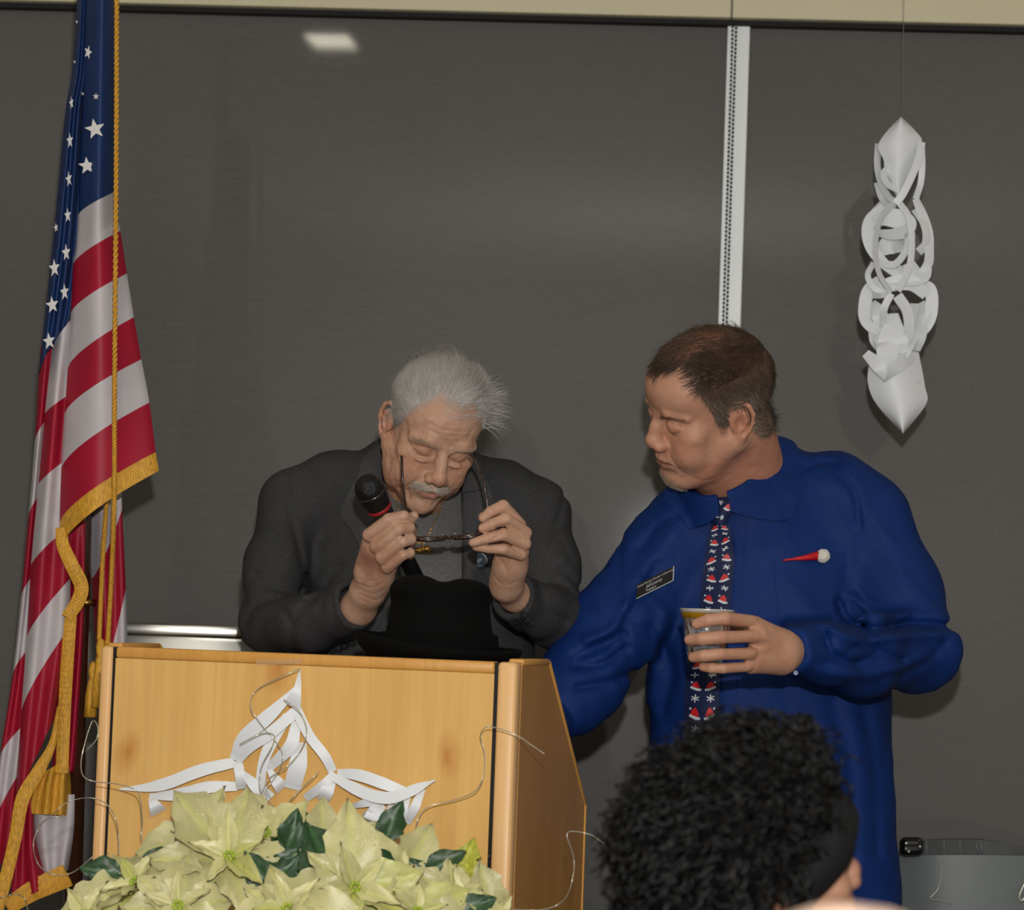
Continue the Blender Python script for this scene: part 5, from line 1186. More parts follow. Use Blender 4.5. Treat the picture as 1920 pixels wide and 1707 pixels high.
MB().lathe([(.0206, -.0355), (.0216, -.037), (.0214, -.0405), (.0205, -.042)], m0, Rm, 36).build('ring', mat('red ring', srgb(150, 18, 28), .5), mic, label='red ring')
MB().lathe([(.0205, -.0415), (.0195, -.052), (.0175, -.075), (.0150, -.12), (.0130, -L_), (.0001, -L_)], m0, Rm, 28).build('handle', M_BLK, mic)

# ================================================================== spectacles
M_TORT = mat('brown tortoise frame', srgb(40, 20, 14), .2, var=.5, vs=90, coat=.8); M_LENS = mat('clear lens', (.9, .92, .92), .02, trans=1.0, spec=.5)
gl = empty('spectacles', P(838, 1015, 4.62), 'brown spectacles held open in both hands of the person in grey', 'spectacles')
hl, hr = P(772, 1006, 4.60), P(912, 996, 4.60)
gx = (hr - hl) / np.linalg.norm(hr - hl); gy = np.array([0, -.98, -.12]); gy -= gx * (gy @ gx); gy /= np.linalg.norm(gy); gm = (hl + hr) / 2 + [0, 0, -.004]; gw = np.linalg.norm(hr - hl)
gz = np.cross(gx, gy); gz = -gz if gz[2] > 0 else gz
for q in (-1, 1):
    a = np.linspace(0, 2 * np.pi, 33); ex = np.sign(np.cos(a)) * np.abs(np.cos(a))**.85 * .0265; ey = np.sign(np.sin(a)) * np.abs(np.sin(a))**.85 * .0185
    rim = gm + gx * (q * .0345) + gx * ex[:, None] + gy * ey[:, None] + gz * (.004 * (1 - (ex[:, None] + q * .0345)**2 / .06**2))
    r_ = MB().tube(rim, .0030, 8, False).build('rim', M_TORT, gl)
    ln = MB(); c_ = rim[:-1].mean(0); ln.add(np.vstack([rim[:-1], [c_ + gz * .002]]), [(k, (k + 1) % 32, 32) for k in range(32)]); ln.build('lens', M_LENS, r_)
MB().tube(spline([gm + gx * -.0085 + gy * -.006, gm + gz * .004 + gy * -.009, gm + gx * .0085 + gy * -.006], 10), .0026, 8).build('bridge', M_TORT, gl)
for q in (-1, 1): MB().tube([gm + gx * q * .010 + gy * .004, gm + gx * q * .011 + gy * .012 - gz * .003], .0026, 8).build('nose_pad', M_LENS, gl)
for pts_ in ([hl + gx * .003, P(770, 985, 4.572), P(763, 965, 4.568), P(757, 920, 4.56), P(754, 885, 4.56), P(753, 856, 4.575)], [hr - gx * .003, P(917, 975, 4.600), P(913, 940, 4.60), P(907, 905, 4.60), P(895, 870, 4.62), P(880, 850, 4.645)]):
    p = spline(pts_, 30); MB().tube(p, np.interp(np.linspace(0, 1, 30), [0, .5, 1], [.0024, .0018, .0028]), 8).build('temple_arm', M_TORT, gl)

# ================================================================== cup in the blue man's hand
cup_c = P(1326, 1146, 4.468); cup_c[0] += 0
cup = empty('plastic_cup', (cup_c[0], cup_c[1], cup_c[2] - .085), 'clear plastic cup with silver rim and gold band in the hand of the blue-shirted person', 'cup')
M_CLR = mat('clear plastic', (.93, .95, .97), .03, trans=.96, spec=.5); M_SILV = mat('silver rim', srgb(225, 222, 214), .25, metal=.45, coat=.5); M_GB = mat('gold foil band', srgb(206, 156, 34), .25, metal=.5)
Z = lambda pr: [(r, z) for r, z in pr]
MB().lathe([(.0400, -.012), (.0385, -.020), (.0365, -.036), (.0370, -.037), (.0330, -.060), (.0295, -.084), (.0001, -.084), (.0001, -.0825), (.0283, -.0825), (.0318, -.060), (.0355, -.038), (.0372, -.020), (.0388, -.012)], cup_c, None, 40).build('wall', M_CLR, cup, label='clear plastic wall')
MB().lathe([(.0438, .0), (.0452, .0012), (.0445, .003), (.0432, .0022), (.0418, -.004), (.0425, -.005), (.0438, 0)], cup_c, None, 40).build('rim', M_SILV, cup, label='silver rim')
MB().lathe([(.0434, -.0035), (.0400, -.0125), (.0390, -.0125), (.0424, -.0035)], cup_c, None, 40).build('band', M_GB, cup, label='gold band')
MB().lathe([(.0430, .002), (.0415, -.006), (.0405, -.009)], cup_c, None, 40).build('inner_band', M_SILV, cup)

# ================================================================== hanging paper ornament
M_PAPER = mat('white paper', srgb(222, 225, 228), .5, bump=.03, bs=60)
orn = empty('hanging_paper_ornament', PW(1690, 500, .35), 'long hanging ornament of curled white cut paper strips on a thread', 'paper ornament')
YO = 5.14; rs_o = np.random.RandomState(9)
def orn_strip(zp, w, y0=0.0, y1=None, n=26, nw=5, bul=.0004):
    y1 = y0 if y1 is None else y1; k = len(zp); Ys = np.linspace(0, 1, k)
    path = [(1560 + x / 2.708, 200 + y / 2.708, YO + y0 + (y1 - y0) * t - .012 * math.sin(math.pi * t), ww * 1.45 / 2.708) for (x, y), t, ww in zip(zp, Ys, (w if isinstance(w, (list, tuple)) else [w] * k))]
    Gs = ribbon_px(path, n, nw, bul); tl_ = rs_o.uniform(-.016, .016); Gs[:, :, 1] += tl_ * np.linspace(-.5, .5, nw)[None]; V, F = grid_mesh(Gs, .0006); mesh_np('paper_strip', V, F, M_PAPER, orn)
def orn_sheet(L, R, y0, bul, fold=0.0):
    c = lambda z: [(1560 + x / 2.708, 200 + y / 2.708) for x, y in z]; Q = ladder(c(L), c(R), 13, 26); u = np.linspace(0, 1, 13)[None]
    V, F = grid_mesh(P(Q[..., 0], Q[..., 1], YO + y0 - bul * np.sin(np.pi * u) + fold * np.abs(u - .5) + 0 * Q[..., 0]), .0006); mesh_np('paper_sheet', V, F, M_PAPER, orn)
orn_sheet([(349, 52), (275, 130), (234, 200), (262, 270), (268, 330), (300, 400), (330, 470)], [(352, 52), (420, 120), (458, 178), (428, 270), (400, 340), (372, 420), (345, 470)], 0, .02)
orn_sheet([(190, 1290), (182, 1400), (225, 1510), (358, 1660)], [(440, 1245), (472, 1420), (478, 1510), (362, 1662)], 0, .03)
orn_sheet([(240, 1180), (225, 1260), (222, 1360), (262, 1450)], [(420, 1200), (440, 1280), (438, 1380), (360, 1470)], .03, .02)
for zp, w, a_, b_ in (
    ([(236, 190), (231, 300), (250, 390), (292, 460), (318, 478)], 26, .01, -.01), ([(456, 180), (440, 265), (402, 360), (356, 450), (322, 492)], 26, -.01, -.035), ([(455, 200), (458, 300), (450, 390), (425, 470)], 22, .01, .02),
    ([(300, 312), (264, 340), (282, 392), (352, 430)], 26, 0, -.01), ([(232, 385), (252, 452), (285, 505)], 30, .0, .0), ([(300, 470), (255, 500), (215, 540)], 30, .01, .03),
    ([(265, 508), (195, 575), (182, 650), (205, 725), (262, 795), (335, 858)], [34, 42, 44, 42, 38, 24], 0, -.01), ([(425, 468), (462, 560), (488, 645), (494, 720), (488, 800), (438, 862)], [26, 38, 38, 34, 34, 24], .0, .0),
    ([(320, 492), (252, 560), (222, 680), (235, 830), (296, 940)], 22, -.03, -.04), ([(345, 492), (388, 560), (405, 680), (392, 820), (335, 936)], 24, -.03, -.04), ([(420, 520), (470, 600), (478, 690), (440, 740)], 30, 0, -.01),
    ([(205, 585), (285, 562), (380, 590), (388, 650)], [30, 60, 60, 30], -.01, -.01), ([(225, 640), (300, 650), (380, 640), (392, 690)], [16, 34, 44, 30], -.02, -.01), ([(235, 745), (300, 700), (368, 712)], [30, 75, 40], 0, .01), ([(238, 790), (315, 802), (368, 745), (398, 665)], 24, -.02, -.02),
    ([(212, 792), (182, 860), (222, 930), (302, 946)], 20, .0, -.03), ([(492, 815), (462, 866), (385, 888), (290, 882)], [20, 42, 34, 24], 0, -.01), ([(205, 955), (290, 905), (400, 895), (478, 958)], [24, 50, 54, 34], 0, -.01), ([(290, 800), (360, 850), (430, 800)], [24, 60, 40], .01, 0), ([(205, 960), (250, 960), (300, 945)], 18, -.02, -.04),
    ([(250, 872), (190, 930), (166, 1010), (172, 1090), (242, 1162)], [30, 46, 44, 40, 30], 0, .0), ([(440, 890), (500, 930), (505, 1040), (478, 1120), (420, 1170)], [24, 40, 42, 36, 30], 0, .0), ([(332, 960), (382, 1040), (390, 1140), (362, 1210)], 34, -.04, -.02), ([(300, 950), (264, 1030), (262, 1120)], 26, -.04, -.01),
    ([(420, 1000), (402, 1100), (372, 1180)], 26, -.01, -.01), ([(312, 1050), (310, 1180), (320, 1260)], [30, 100, 90], -.01, -.02), ([(450, 1100), (440, 1170), (422, 1240)], [40, 48, 30], .0, .0), ([(205, 1130), (212, 1190), (250, 1240)], 30, 0, 0), ([(195, 1000), (240, 1060), (250, 1140)], [40, 60, 30], .01, .0), ([(440, 1000), (470, 1060), (440, 1120)], [40, 50, 30], .01, 0),
    ([(170, 1252), (240, 1322), (266, 1392)], [30, 48, 6], -.03, -.04), ([(266, 1392), (338, 1312), (412, 1258)], [6, 48, 34], -.04, -.02), ([(232, 1340), (262, 1430), (332, 1500)], 26, .0, -.01), ([(385, 1310), (432, 1380), (446, 1462)], 24, .0, .0), ([(250, 1160), (280, 1220), (272, 1330)], [60, 80, 60], -.01, -.03), ([(400, 1170), (372, 1240), (340, 1290)], [50, 40, 30], -.01, -.02)):
    orn_strip(zp, w, a_, b_)
MB().tube([P(1691, 222, YO), P(1698, -180, YO)], .0006, 5).build('thread', mat('thin thread', srgb(120, 118, 114), .5), orn)
top = P(1698, -180, YO); MB().tube([top, [top[0], top[1], H_CEIL]], .0006, 5).build('thread', mat('thin thread', srgb(120, 118, 114), .5), orn)

# ================================================================== paper star on the lectern front
star = empty('paper_star', PL(545, 1400, .01), 'large white star folded from paper strips, taped to the lectern front', 'paper star')
def lect_strip(zp, w, o0=.006, o1=.006, hump=.012, n=24):
    k = len(zp); p = poly([(180 + x / 2, 1180 + y / 2) for x, y in zp], n); pp = np.pad(p, ((3, 3), (0, 0)), mode='edge'); p2 = sum(pp[i:i + n] for i in range(7)) / 7; p2[0], p2[-1] = p[0], p[-1]; p = p2; ww = np.interp(np.linspace(0, 1, n), np.linspace(0, 1, k), (w if isinstance(w, (list, tuple)) else [w] * k)) / 2 * 1.12
    t = np.gradient(p, axis=0); t /= np.linalg.norm(t, axis=1)[:, None]; nr = np.stack([-t[:, 1], t[:, 0]], 1); u = np.linspace(-.5, .5, 4); Q = p[:, None] + nr[:, None] * (u[None, :, None] * ww[:, None, None]); tt = np.linspace(0, 1, n)
    off = o0 + (o1 - o0) * tt + hump * np.sin(np.pi * tt); G = np.array([[PL(Q[i, j, 0], Q[i, j, 1], off[i] + .004 * u[j]) for j in range(4)] for i in range(n)]); V, F = grid_mesh(G, .0005); mesh_np('paper_strip', V, F, M_PAPER, star)
for zp, w, o0, o1 in (([(765, 150), (756, 225), (735, 290)], [4, 26, 60], .006, .02), ([(750, 225), (640, 335), (550, 405), (517, 488)], [20, 48, 46, 30], .02, .012), ([(762, 298), (650, 396), (575, 440), (530, 498)], [36, 40, 38, 26], .016, .014), ([(750, 300), (800, 405), (860, 475), (888, 535)], [36, 34, 34, 30], .014, .01),
    ([(88, 601), (240, 592), (390, 528), (520, 500)], [6, 40, 42, 34], .006, .012), ([(200, 628), (330, 622), (420, 590), (530, 590)], [20, 46, 40, 30], .01, .006), ([(205, 632), (235, 690)], [20, 60], .01, .006), ([(530, 495), (540, 545), (545, 600)], 34, .01, .01), ([(545, 535), (590, 580), (650, 640)], [16, 40, 50], .012, .01),
    ([(720, 325), (655, 425), (622, 510), (615, 610)], [34, 40, 34, 30], .004, .004), ([(752, 345), (735, 440), (650, 520)], [30, 46, 30], .012, .01), ([(768, 425), (758, 510), (735, 600)], [40, 62, 56], .006, .006), ([(640, 515), (680, 575), (700, 600)], [8, 40, 50], .006, .006), ([(640, 640), (620, 590), (600, 560)], 30, .01, .01),
    ([(905, 540), (985, 545), (1080, 580), (1155, 608)], [26, 40, 40, 30], .008, .01), ([(892, 556), (970, 600), (1060, 638), (1130, 632), (1200, 598), (1272, 566)], [26, 40, 42, 40, 34, 4], .014, .018), ([(895, 540), (850, 590), (785, 635)], [24, 34, 28], .01, .006), ([(888, 550), (865, 610), (850, 645)], [30, 48, 40], .008, .006),
    ([(1165, 612), (1140, 680), (1125, 735)], [36, 50, 46], .012, .006), ([(1225, 600), (1195, 670), (1165, 728)], [20, 34, 28], .008, .006), ([(1060, 650), (1040, 720), (1035, 730)], [40, 70, 70], .01, .006), ([(1060, 640), (1000, 655), (948, 668)], [36, 26, 12], .012, .006), ([(1075, 655), (1030, 690), (1000, 702)], [40, 30, 16], .01, .006), ([(1110, 655), (1100, 690), (1090, 720)], 22, .006, .006)):
    lect_strip(zp, w, o0, o1)

# ================================================================== poinsettias
def leaf_mat(name, green=False):
    t = NT(name); a = t.n('ShaderNodeAttribute'); a.attribute_name = 'Col'; v = t.coords('Object'); n_ = t.noise(v, 40, 4)
    c = t.mix(1.0, a.outputs['Color'], t.ramp(n_, [(.3, (.86, .87, .84, 1)), (.7, (1.05, 1.05, 1.02, 1))]), 'MULTIPLY')
    if not green:                                          # gold glitter over the bracts, its sparkle painted as pale and dark flecks
        vo = t.n('ShaderNodeTexVoronoi'); vo.inputs['Scale'].default_value = 360; t.l(v, vo.inputs['Vector']); pt = t.noise(v, 13, 2)
        sp = t.ramp(vo.outputs['Distance'], [(.32, (1, 1, 1, 1)), (.40, (0, 0, 0, 1))]); dn = t.ramp(pt, [(.46, (0, 0, 0, 1)), (.56, (1, 1, 1, 1))]); k = t.mix(1.0, sp, dn, 'MULTIPLY')
        rnd = t.ramp(t.noise(v, 900, 1), [(.45, srgb(120, 96, 50)), (.56, srgb(255, 246, 205))]); c = t.mix(k, c, rnd)
    t.l(c, t.b.inputs['Base Color']); t.b.inputs['Roughness'].default_value = .42; t.b.inputs['Subsurface Weight'].default_value = .05; t.b.inputs['Subsurface Scale'].default_value = .004
    t.bump(n_, .12, .001); return t.m
M_BRACT = leaf_mat('cream bract'); M_LEAF = leaf_mat('dark green leaf', True)
def leaf_mesh(name, L, W, kind, rs, curl, fold, m_):
    nu, nv = 9, 13; u = np.linspace(-1, 1, nu)[None]; v = np.linspace(0, 1, nv)[:, None]
    wv = np.where(v < .42, np.sin(v / .42 * np.pi / 2)**.8, (1 - ((v - .42) / .58)**1.5)**1.0); wv = np.maximum(wv, 0) * (1 + (.10 if kind != 'small' else 0) * np.sin(v * 19 + rs.rand() * 6)) + .015
    x = u * W / 2 * wv; y = v * L + 0 * u
    z = -curl * L * v**2 + fold * np.abs(x) - .0042 * np.cos((v * 8.5 - np.abs(u) * 2.0) * 6.28) * (.3 + np.abs(u)) * (W / .06) + .007 * np.sin(v * 7 + rs.rand() * 6) * u * (W / .06) - .004 * np.exp(-(u / .14)**2)
    V = np.stack([x + 0 * v, y, z], -1).reshape(-1, 3); i = (np.arange(nv - 1)[:, None] * nu + np.arange(nu - 1)[None]).ravel(); F = np.stack([i, i + 1, i + nu + 1, i + nu], 1)
    U = np.broadcast_to(u, (nv, nu)).ravel(); Vv = np.broadcast_to(v, (nv, nu)).ravel(); vein = np.exp(-(U / .10)**2) + .5 * (np.cos((Vv * 8.5 - np.abs(U) * 2.0) * 6.28) > .8)
    if kind == 'green': base = np.array([.022, .060, .020]); c = base * (1 + .6 * vein[:, None] * np.array([1, 1.2, .6]))
    else:
        base = np.array([.62, .57, .29]) * (1 - .25 * rs.rand()); gr = np.array([.47, .49, .11]); k = np.clip(.45 * vein + .65 * np.exp(-Vv / .16) + (.45 if rs.rand() < .22 else 0), 0, 1)[:, None]; c = base * (1 - k) + gr * k
    me_o = mesh_np(name, V, F, m_, None, True, c); me = me_o.data; bpy.data.objects.remove(me_o); return me
rs = np.random.RandomState(21)
BR = [leaf_mesh('bract', .112, .070, 'b', rs, rs.uniform(.05, .35), rs.uniform(.05, .35), M_BRACT) for _ in range(12)]
SM = [leaf_mesh('bract', .060, .024, 'small', rs, rs.uniform(.0, .3), .5, M_BRACT) for _ in range(5)]
GL = [leaf_mesh('leaf', .105, .068, 'green', rs, rs.uniform(.1, .3), .15, M_LEAF) for _ in range(5)]
POTX, POTY = P(560, 1700, 3.98)[0], 3.88
pot_z = .60
def put(me, name, o, D, N, sc, parent):
    D = np.asarray(D, float); D /= np.linalg.norm(D); N = N - D * (N @ D); N /= np.linalg.norm(N); X = np.cross(D, N)
    ob = bpy.data.objects.new(name, me); COL.objects.link(ob); ob.parent = parent; M = Matrix(((X[0] * sc, D[0] * sc, N[0] * sc, o[0]), (X[1] * sc, D[1] * sc, N[1] * sc, o[1]), (X[2] * sc, D[2] * sc, N[2] * sc, o[2]), (0, 0, 0, 1)))
    ob.matrix_parent_inverse = p_world(parent).inverted(); ob.matrix_basis = M; return ob
HEADS = [(258, 1662, 3.93, 1.1), (430, 1612, 3.92, 1.3), (372, 1566, 4.00, .95), (335, 1705, 3.86, 1.0), (606, 1598, 3.98, .95), (663, 1668, 3.87, 1.2), (750, 1652, 3.95, 1.0), (856, 1690, 3.92, 1.0), (540, 1710, 3.84, 1.1), (495, 1568, 4.01, .85), (780, 1716, 3.86, 1.0), (925, 1730, 3.93, .85), (165, 1722, 3.93, .9)]
plants = []
CENT = [(205, .30, 'cream poinsettia with glittered bracts, left plant before the lectern'), (540, .34, 'cream poinsettia with glittered bracts, middle plant below the paper star'), (850, .30, 'cream poinsettia with glittered bracts, right plant by the lectern corner')]
M_FOIL = mat('gold foil pot wrap', srgb(190, 160, 90), .3, metal=.9, bump=.5, bs=40, bd=.01); M_SOIL = mat('potting soil', srgb(50, 38, 30), .95)
M_STEM = mat('green stem', srgb(92, 120, 48), .5); M_CYA = mat('yellow green flower beads', srgb(150, 170, 40), .4)
for k, (px_, _, lab) in enumerate(CENT):
    x0 = P(px_, 1700, 3.95)[0]; r_ = empty('poinsettia', (x0, 3.93, pot_z), lab, 'plant', 'poinsettias before the lectern'); plants.append((r_, x0))
    MB().lathe([(.0001, 0), (.055, 0), (.075, .13), (.085, .14), (.083, .145), (.070, .13), (.0001, .128)], (x0, 3.93, pot_z), None, 28).build('pot', M_FOIL, r_)
    MB().lathe([(.0001, .131), (.069, .131), (.069, .126)], (x0, 3.93, pot_z), None, 20).build('soil', M_SOIL, r_)
for (hx, hy, hY, hs) in HEADS:
    root, x0 = plants[0 if hx < 350 else (2 if hx > 760 else 1)]; c = P(hx, hy, hY); N = CAM - c; N /= np.linalg.norm(N); N = N + np.array([(hx - 540) / 700, 0, .55]) + .18 * rs.randn(3); N /= np.linalg.norm(N)
    e1 = np.cross(N, [0, 0, 1.]); e1 /= np.linalg.norm(e1); e2 = np.cross(e1, N); nb = rs.randint(6, 8); a0_ = rs.rand() * 6
    st = spline([(x0 + .02 * rs.randn(), 3.93, pot_z + .13), tuple((np.array([x0, 3.93, pot_z + .13]) + c) / 2 + [0, .02, 0]), tuple(c - N * .01)], 14); MB().tube(st, .0035, 8).build('stem', M_STEM, root)
    for b in range(nb):
        a = a0_ + b * 2 * np.pi / nb + rs.uniform(-.2, .2); d = e1 * math.cos(a) + e2 * math.sin(a) + N * rs.uniform(-.05, .35); put(BR[rs.randint(12)], 'bract', c - N * rs.uniform(.002, .012), d, N, hs * rs.uniform(.70, 1.15) * .86, root)
    for b in range(5):
        a = a0_ + .5 + b * 2 * np.pi / 5; d = e1 * math.cos(a) + e2 * math.sin(a) + N * rs.uniform(.4, .9); put(SM[rs.randint(5)], 'bract', c + N * .003, d, N, hs * rs.uniform(.7, 1.05), root)
    cy = MB()
    for b in range(6): cy.sphere(c + N * .010 + (e1 * math.cos(b * 1.05) + e2 * math.sin(b * 1.05)) * .006, .0032, 8)
    o = cy.build('flower_beads', M_CYA, root); o['kind'] = 'stuff'
    for b in range(2):
        a = rs.rand() * 6.28; d = e1 * math.cos(a) + e2 * math.sin(a) - N * .1; put(GL[rs.randint(5)], 'leaf', c - N * .045, d, N, hs * rs.uniform(.9, 1.1), root)
for (gx_, gy_, gY, ang) in ((232, 1640, 3.97, 3.0), (470, 1640, 3.95, .2), (600, 1680, 3.91, 2.6), (820, 1668, 3.97, 2.4), (300, 1712, 3.90, .9), (330, 1600, 3.97, 3.6), (330, 1610, 3.97, .3), (540, 1600, 3.96, 1.4), (560, 1590, 3.95, 4.2), (500, 1670, 3.9, .9), (508, 1668, 3.9, 2.2), (700, 1590, 3.95, 5.2), (655, 1590, 3.95, 3), (800, 1690, 3.9, 4), (800, 1640, 3.97, .6), (590, 1600, 3.95, 5), (720, 1580, 3.98, 1.2), (850, 1720, 3.9, .5), (470, 1690, 3.88, 4.6)):
    root, x0 = plants[0 if gx_ < 350 else (2 if gx_ > 760 else 1)]; c = P(gx_, gy_, gY); d = np.array([math.cos(ang), -.1, math.sin(ang)]); put(GL[rs.randint(5)], 'leaf', c, d, np.array([0, -1, .35]), .62, root)
# the glittering gold spray at the right plant
gs = MB(); c0_ = P(868, 1625, 3.97)
for k in range(420):
    q = rs.randn(3) * [.016, .010, .020] + [.0, 0, .0]; sz = rs.uniform(.0006, .0013); gs.add((c0_ + q) + np.array([(0, 0, 0), (sz, 0, sz * .4), (0, sz, sz)]), [(0, 1, 2)])
o = gs.build('glitter', mat('gold glitter', srgb(214, 180, 80), .25, metal=1.0), plants[2][0], smooth=False, label='spray of gold glitter'); o['kind'] = 'stuff'
put(leaf_mesh('bract', .10, .06, 'b', rs, .3, .1, mat('lime bract', srgb(176, 176, 60), .5, var=.3, vs=60)), 'bract', P(850, 1700, 3.97), np.array([.25, .0, 1]), np.array([0, -1, .2]), 1.0, plants[2][0])
# small table the pots stand on
tb = empty('plant_table', (P(540, 1700, 3.95)[0], 3.93, 0), 'narrow table with white cloth under the poinsettias', 'table'); tx = P(540, 1700, 3.95)[0]
M_CLOTH = mat('white table cloth', srgb(196, 192, 186), .8, bump=.2, bs=30)
MB().box((tx, 3.93, pot_z - .0125), (.86, .26, .025), None, .005).build('tabletop', M_CLOTH, tb)
for sx in (-1, 1):
    for sy in (-1, 1): MB().box((tx + sx * .38, 3.93 + sy * .10, (pot_z - .025) / 2), (.03, .03, pot_z - .025)).build('leg', M_SHOE, tb, smooth=False)
# curling tinsel wires that spring from the plants
M_WIRE = mat('iridescent wire', srgb(208, 204, 188), .25, metal=.6)
z3 = lambda L: [(x / 3.065, 1150 + y / 3.065) for x, y in L]; zl_ = lambda L: [(180 + x / 2, 1180 + y / 2) for x, y in L]
WIRES = [(0, .10, z3([(490, 795), (555, 725), (562, 655), (537, 618), (518, 650), (490, 740), (465, 860), (480, 940), (550, 970), (640, 978), (740, 1000), (800, 1045), (818, 1200), (815, 1290), (880, 1370), (1000, 1420)])),
         (0, .08, z3([(300, 1162), (380, 1092), (500, 1062), (600, 1090), (660, 1170), (680, 1280), (684, 1392)])), (0, .12, z3([(372, 1165), (262, 1190), (202, 1280), (195, 1370), (232, 1460), (320, 1506), (420, 1490), (532, 1402)])),
         (0, .14, z3([(0, 1640), (80, 1617), (140, 1640), (162, 1720)])), (1, .035, zl_([(765, 150), (690, 180), (600, 232), (580, 290), (620, 360), (680, 430), (700, 475), (685, 535), (640, 602), (630, 650)])),
         (1, .045, zl_([(705, 265), (762, 310), (790, 380), (770, 452), (720, 512), (650, 562), (610, 640)])), (1, .05, zl_([(540, 432), (620, 392), (668, 398), (660, 440), (620, 520), (615, 600), (655, 655), (722, 722), (800, 780)])),
         (2, .05, zl_([(1195, 795), (1205, 720), (1242, 668), (1350, 640), (1425, 605), (1455, 540), (1456, 460), (1441, 400), (1462, 368), (1502, 371), (1580, 400), (1640, 440), (1684, 470)])),
         (2, .10, zl_([(1540, 1052), (1680, 1052), (1760, 1010), (1790, 920), (1790, 850), (1768, 765), (1850, 770), (1905, 805)])), (0, .12, zl_([(45, 840), (65, 900), (62, 960), (70, 1050)])), (1, .05, zl_([(835, 535), (780, 590), (740, 630), (700, 690), (680, 760), (720, 815)]))]
for pi_, off, pts_ in WIRES:
    p = spline(pts_, 60); G = np.array([PL(x, y, off + .012 * math.sin(i * .35)) for i, (x, y) in enumerate(p)]); MB().tube(G, .00085, 6).build('curled_wire', M_WIRE, plants[pi_][0])

# ================================================================== brushed metal cabinet added behind the lectern to catch the flash as a bright band
M_STEEL = NT('brushed steel'); v = M_STEEL.coords('Object', (2, 2, 220)); M_STEEL.b.inputs['Base Color'].default_value = srgb(168, 166, 158); M_STEEL.b.inputs['Metallic'].default_value = 1.0
M_STEEL.b.inputs['Roughness'].default_value = .30; M_STEEL.bump(M_STEEL.noise(v, 3, 2), .05, .0006)
M_STEEL2 = mat('polished steel edge', srgb(200, 198, 190), .23, metal=1.0)
cc = P(400, 1176, 5.22); ty = math.radians(7.3); cx = np.array([math.cos(ty), math.sin(ty), 0]); cyy = np.array([-math.sin(ty), math.cos(ty), 0]); RC = np.stack([cx, cyy, [0, 0, 1]], 1)
refl = empty('flash_reflector', (cc[0], cc[1] + .12, 0), 'brushed metal cabinet against the shade, seen over the lectern\'s left half', 'reflector'); ct = cc[2]
MB().box(cc + cyy * .12 - [0, 0, ct / 2 - .02], (.40, .24, ct - .06), RC, .012).build('body', M_STEEL.m, refl)
tt = math.radians(2.0); RT = RC @ np.array([[1, 0, 0], [0, math.cos(tt), math.sin(tt)], [0, -math.sin(tt), math.cos(tt)]])
MB().box(cc + cyy * .12 - [0, 0, .013], (.42, .27, .026), RT, .005).build('top', M_STEEL2, refl)
d_ = MB().box(cc - cyy * .003 - [0, 0, ct / 2 - .01], (.36, .010, ct - .16), RC, .003).build('front_plate', M_STEEL.m, refl)
MB().tube([cc - cyy * .02 + cx * .14 - [0, 0, .3], cc - cyy * .02 + cx * .14 - [0, 0, .45]], .005, 10).build('handle', M_SILV, d_)

# ================================================================== grey chair at the lower right
CHY = 5.22; ch_c = P(1860, 1604, CHY); chr_ = empty('chair', (ch_c[0], CHY + .2, 0), 'grey chair with curved back and black corner clip at the right edge', 'chair')
M_GREY = mat('grey moulded plastic', srgb(104, 110, 110), .35, var=.06, vs=5, spec=.4); M_GREYF = mat('grey padding', srgb(78, 80, 80), .75, var=.15, vs=20)
M_CLIP = mat('black glossy plastic', srgb(10, 10, 11), .18, coat=.4)
def ch_panel(name, top, bot, Y0, bow, th, m_, parent):
    Q = ladder(top, bot, 2, 40) ; Q = np.stack([spline(top, 40), spline(bot, 40)], 1); t = np.linspace(0, 1, 12)[None, :, None]; Q = Q[:, :1] * (1 - t) + Q[:, 1:] * t; s_ = np.linspace(-1, 1, 40)[:, None]
    G = P(Q[..., 0], Q[..., 1], Y0 + bow * s_**2 + 0 * Q[..., 0]); V, F = grid_mesh(G, th); return mesh_np(name, V, F, m_, parent)
shell = ch_panel('backrest', [(1686, 1606), (1760, 1604), (1900, 1605), (2000, 1612), (2060, 1640)], [(1700, 1840), (1770, 1880), (1900, 1890), (2000, 1880), (2050, 1850)], CHY, .05, .012, M_GREY, chr_); shell['label'] = 'grey moulded back shell'
pad = ch_panel('back_padding', [(1730, 1576), (1800, 1575), (1850, 1577), (1920, 1590), (1990, 1610)], [(1730, 1615), (1800, 1620), (1850, 1620), (1920, 1625), (1990, 1640)], CHY + .025, .05, .03, M_GREYF, chr_); pad['label'] = 'darker pleated upper band'
for x in (1737, 1770, 1800, 1828, 1836): MB().tube([P(x, 1577, CHY + .02), P(x + (x > 1820) * 8, 1604, CHY + .018)], .0016, 6).build('pleat', M_GREY, pad)
s = Sdf(P(1684, 1610, CHY) - [.0, .05, .01], P(1740, 1565, CHY) + [.0, .06, .02], .0025); a_, b_ = P(1698, 1588, CHY + .01), P(1720, 1588, CHY + .01)
s = Sdf(a_ - .05, b_ + .05, .0022)
for z_ in (-.006, .006):
    s.cone(a_ + [0, 0, z_], b_ + [0, 0, z_], .0120, .0120, .004)
V, F = s.mesh(1); clip = mesh_np('corner_clip', V, F, M_CLIP, chr_, label='black corner clip with two screws')
for x, y in ((1704, 1597), (1725, 1588)): MB().sphere(P(x, y, CHY - .0035), .0026, 10).build('screw', M_SILV, clip)
cx0, cy0 = P(1875, 1700, CHY)[0], CHY
seat = MB().box((cx0, cy0 - .22, .45), (.42, .42, .04), None, .015).build('seat', M_GREYF, chr_)
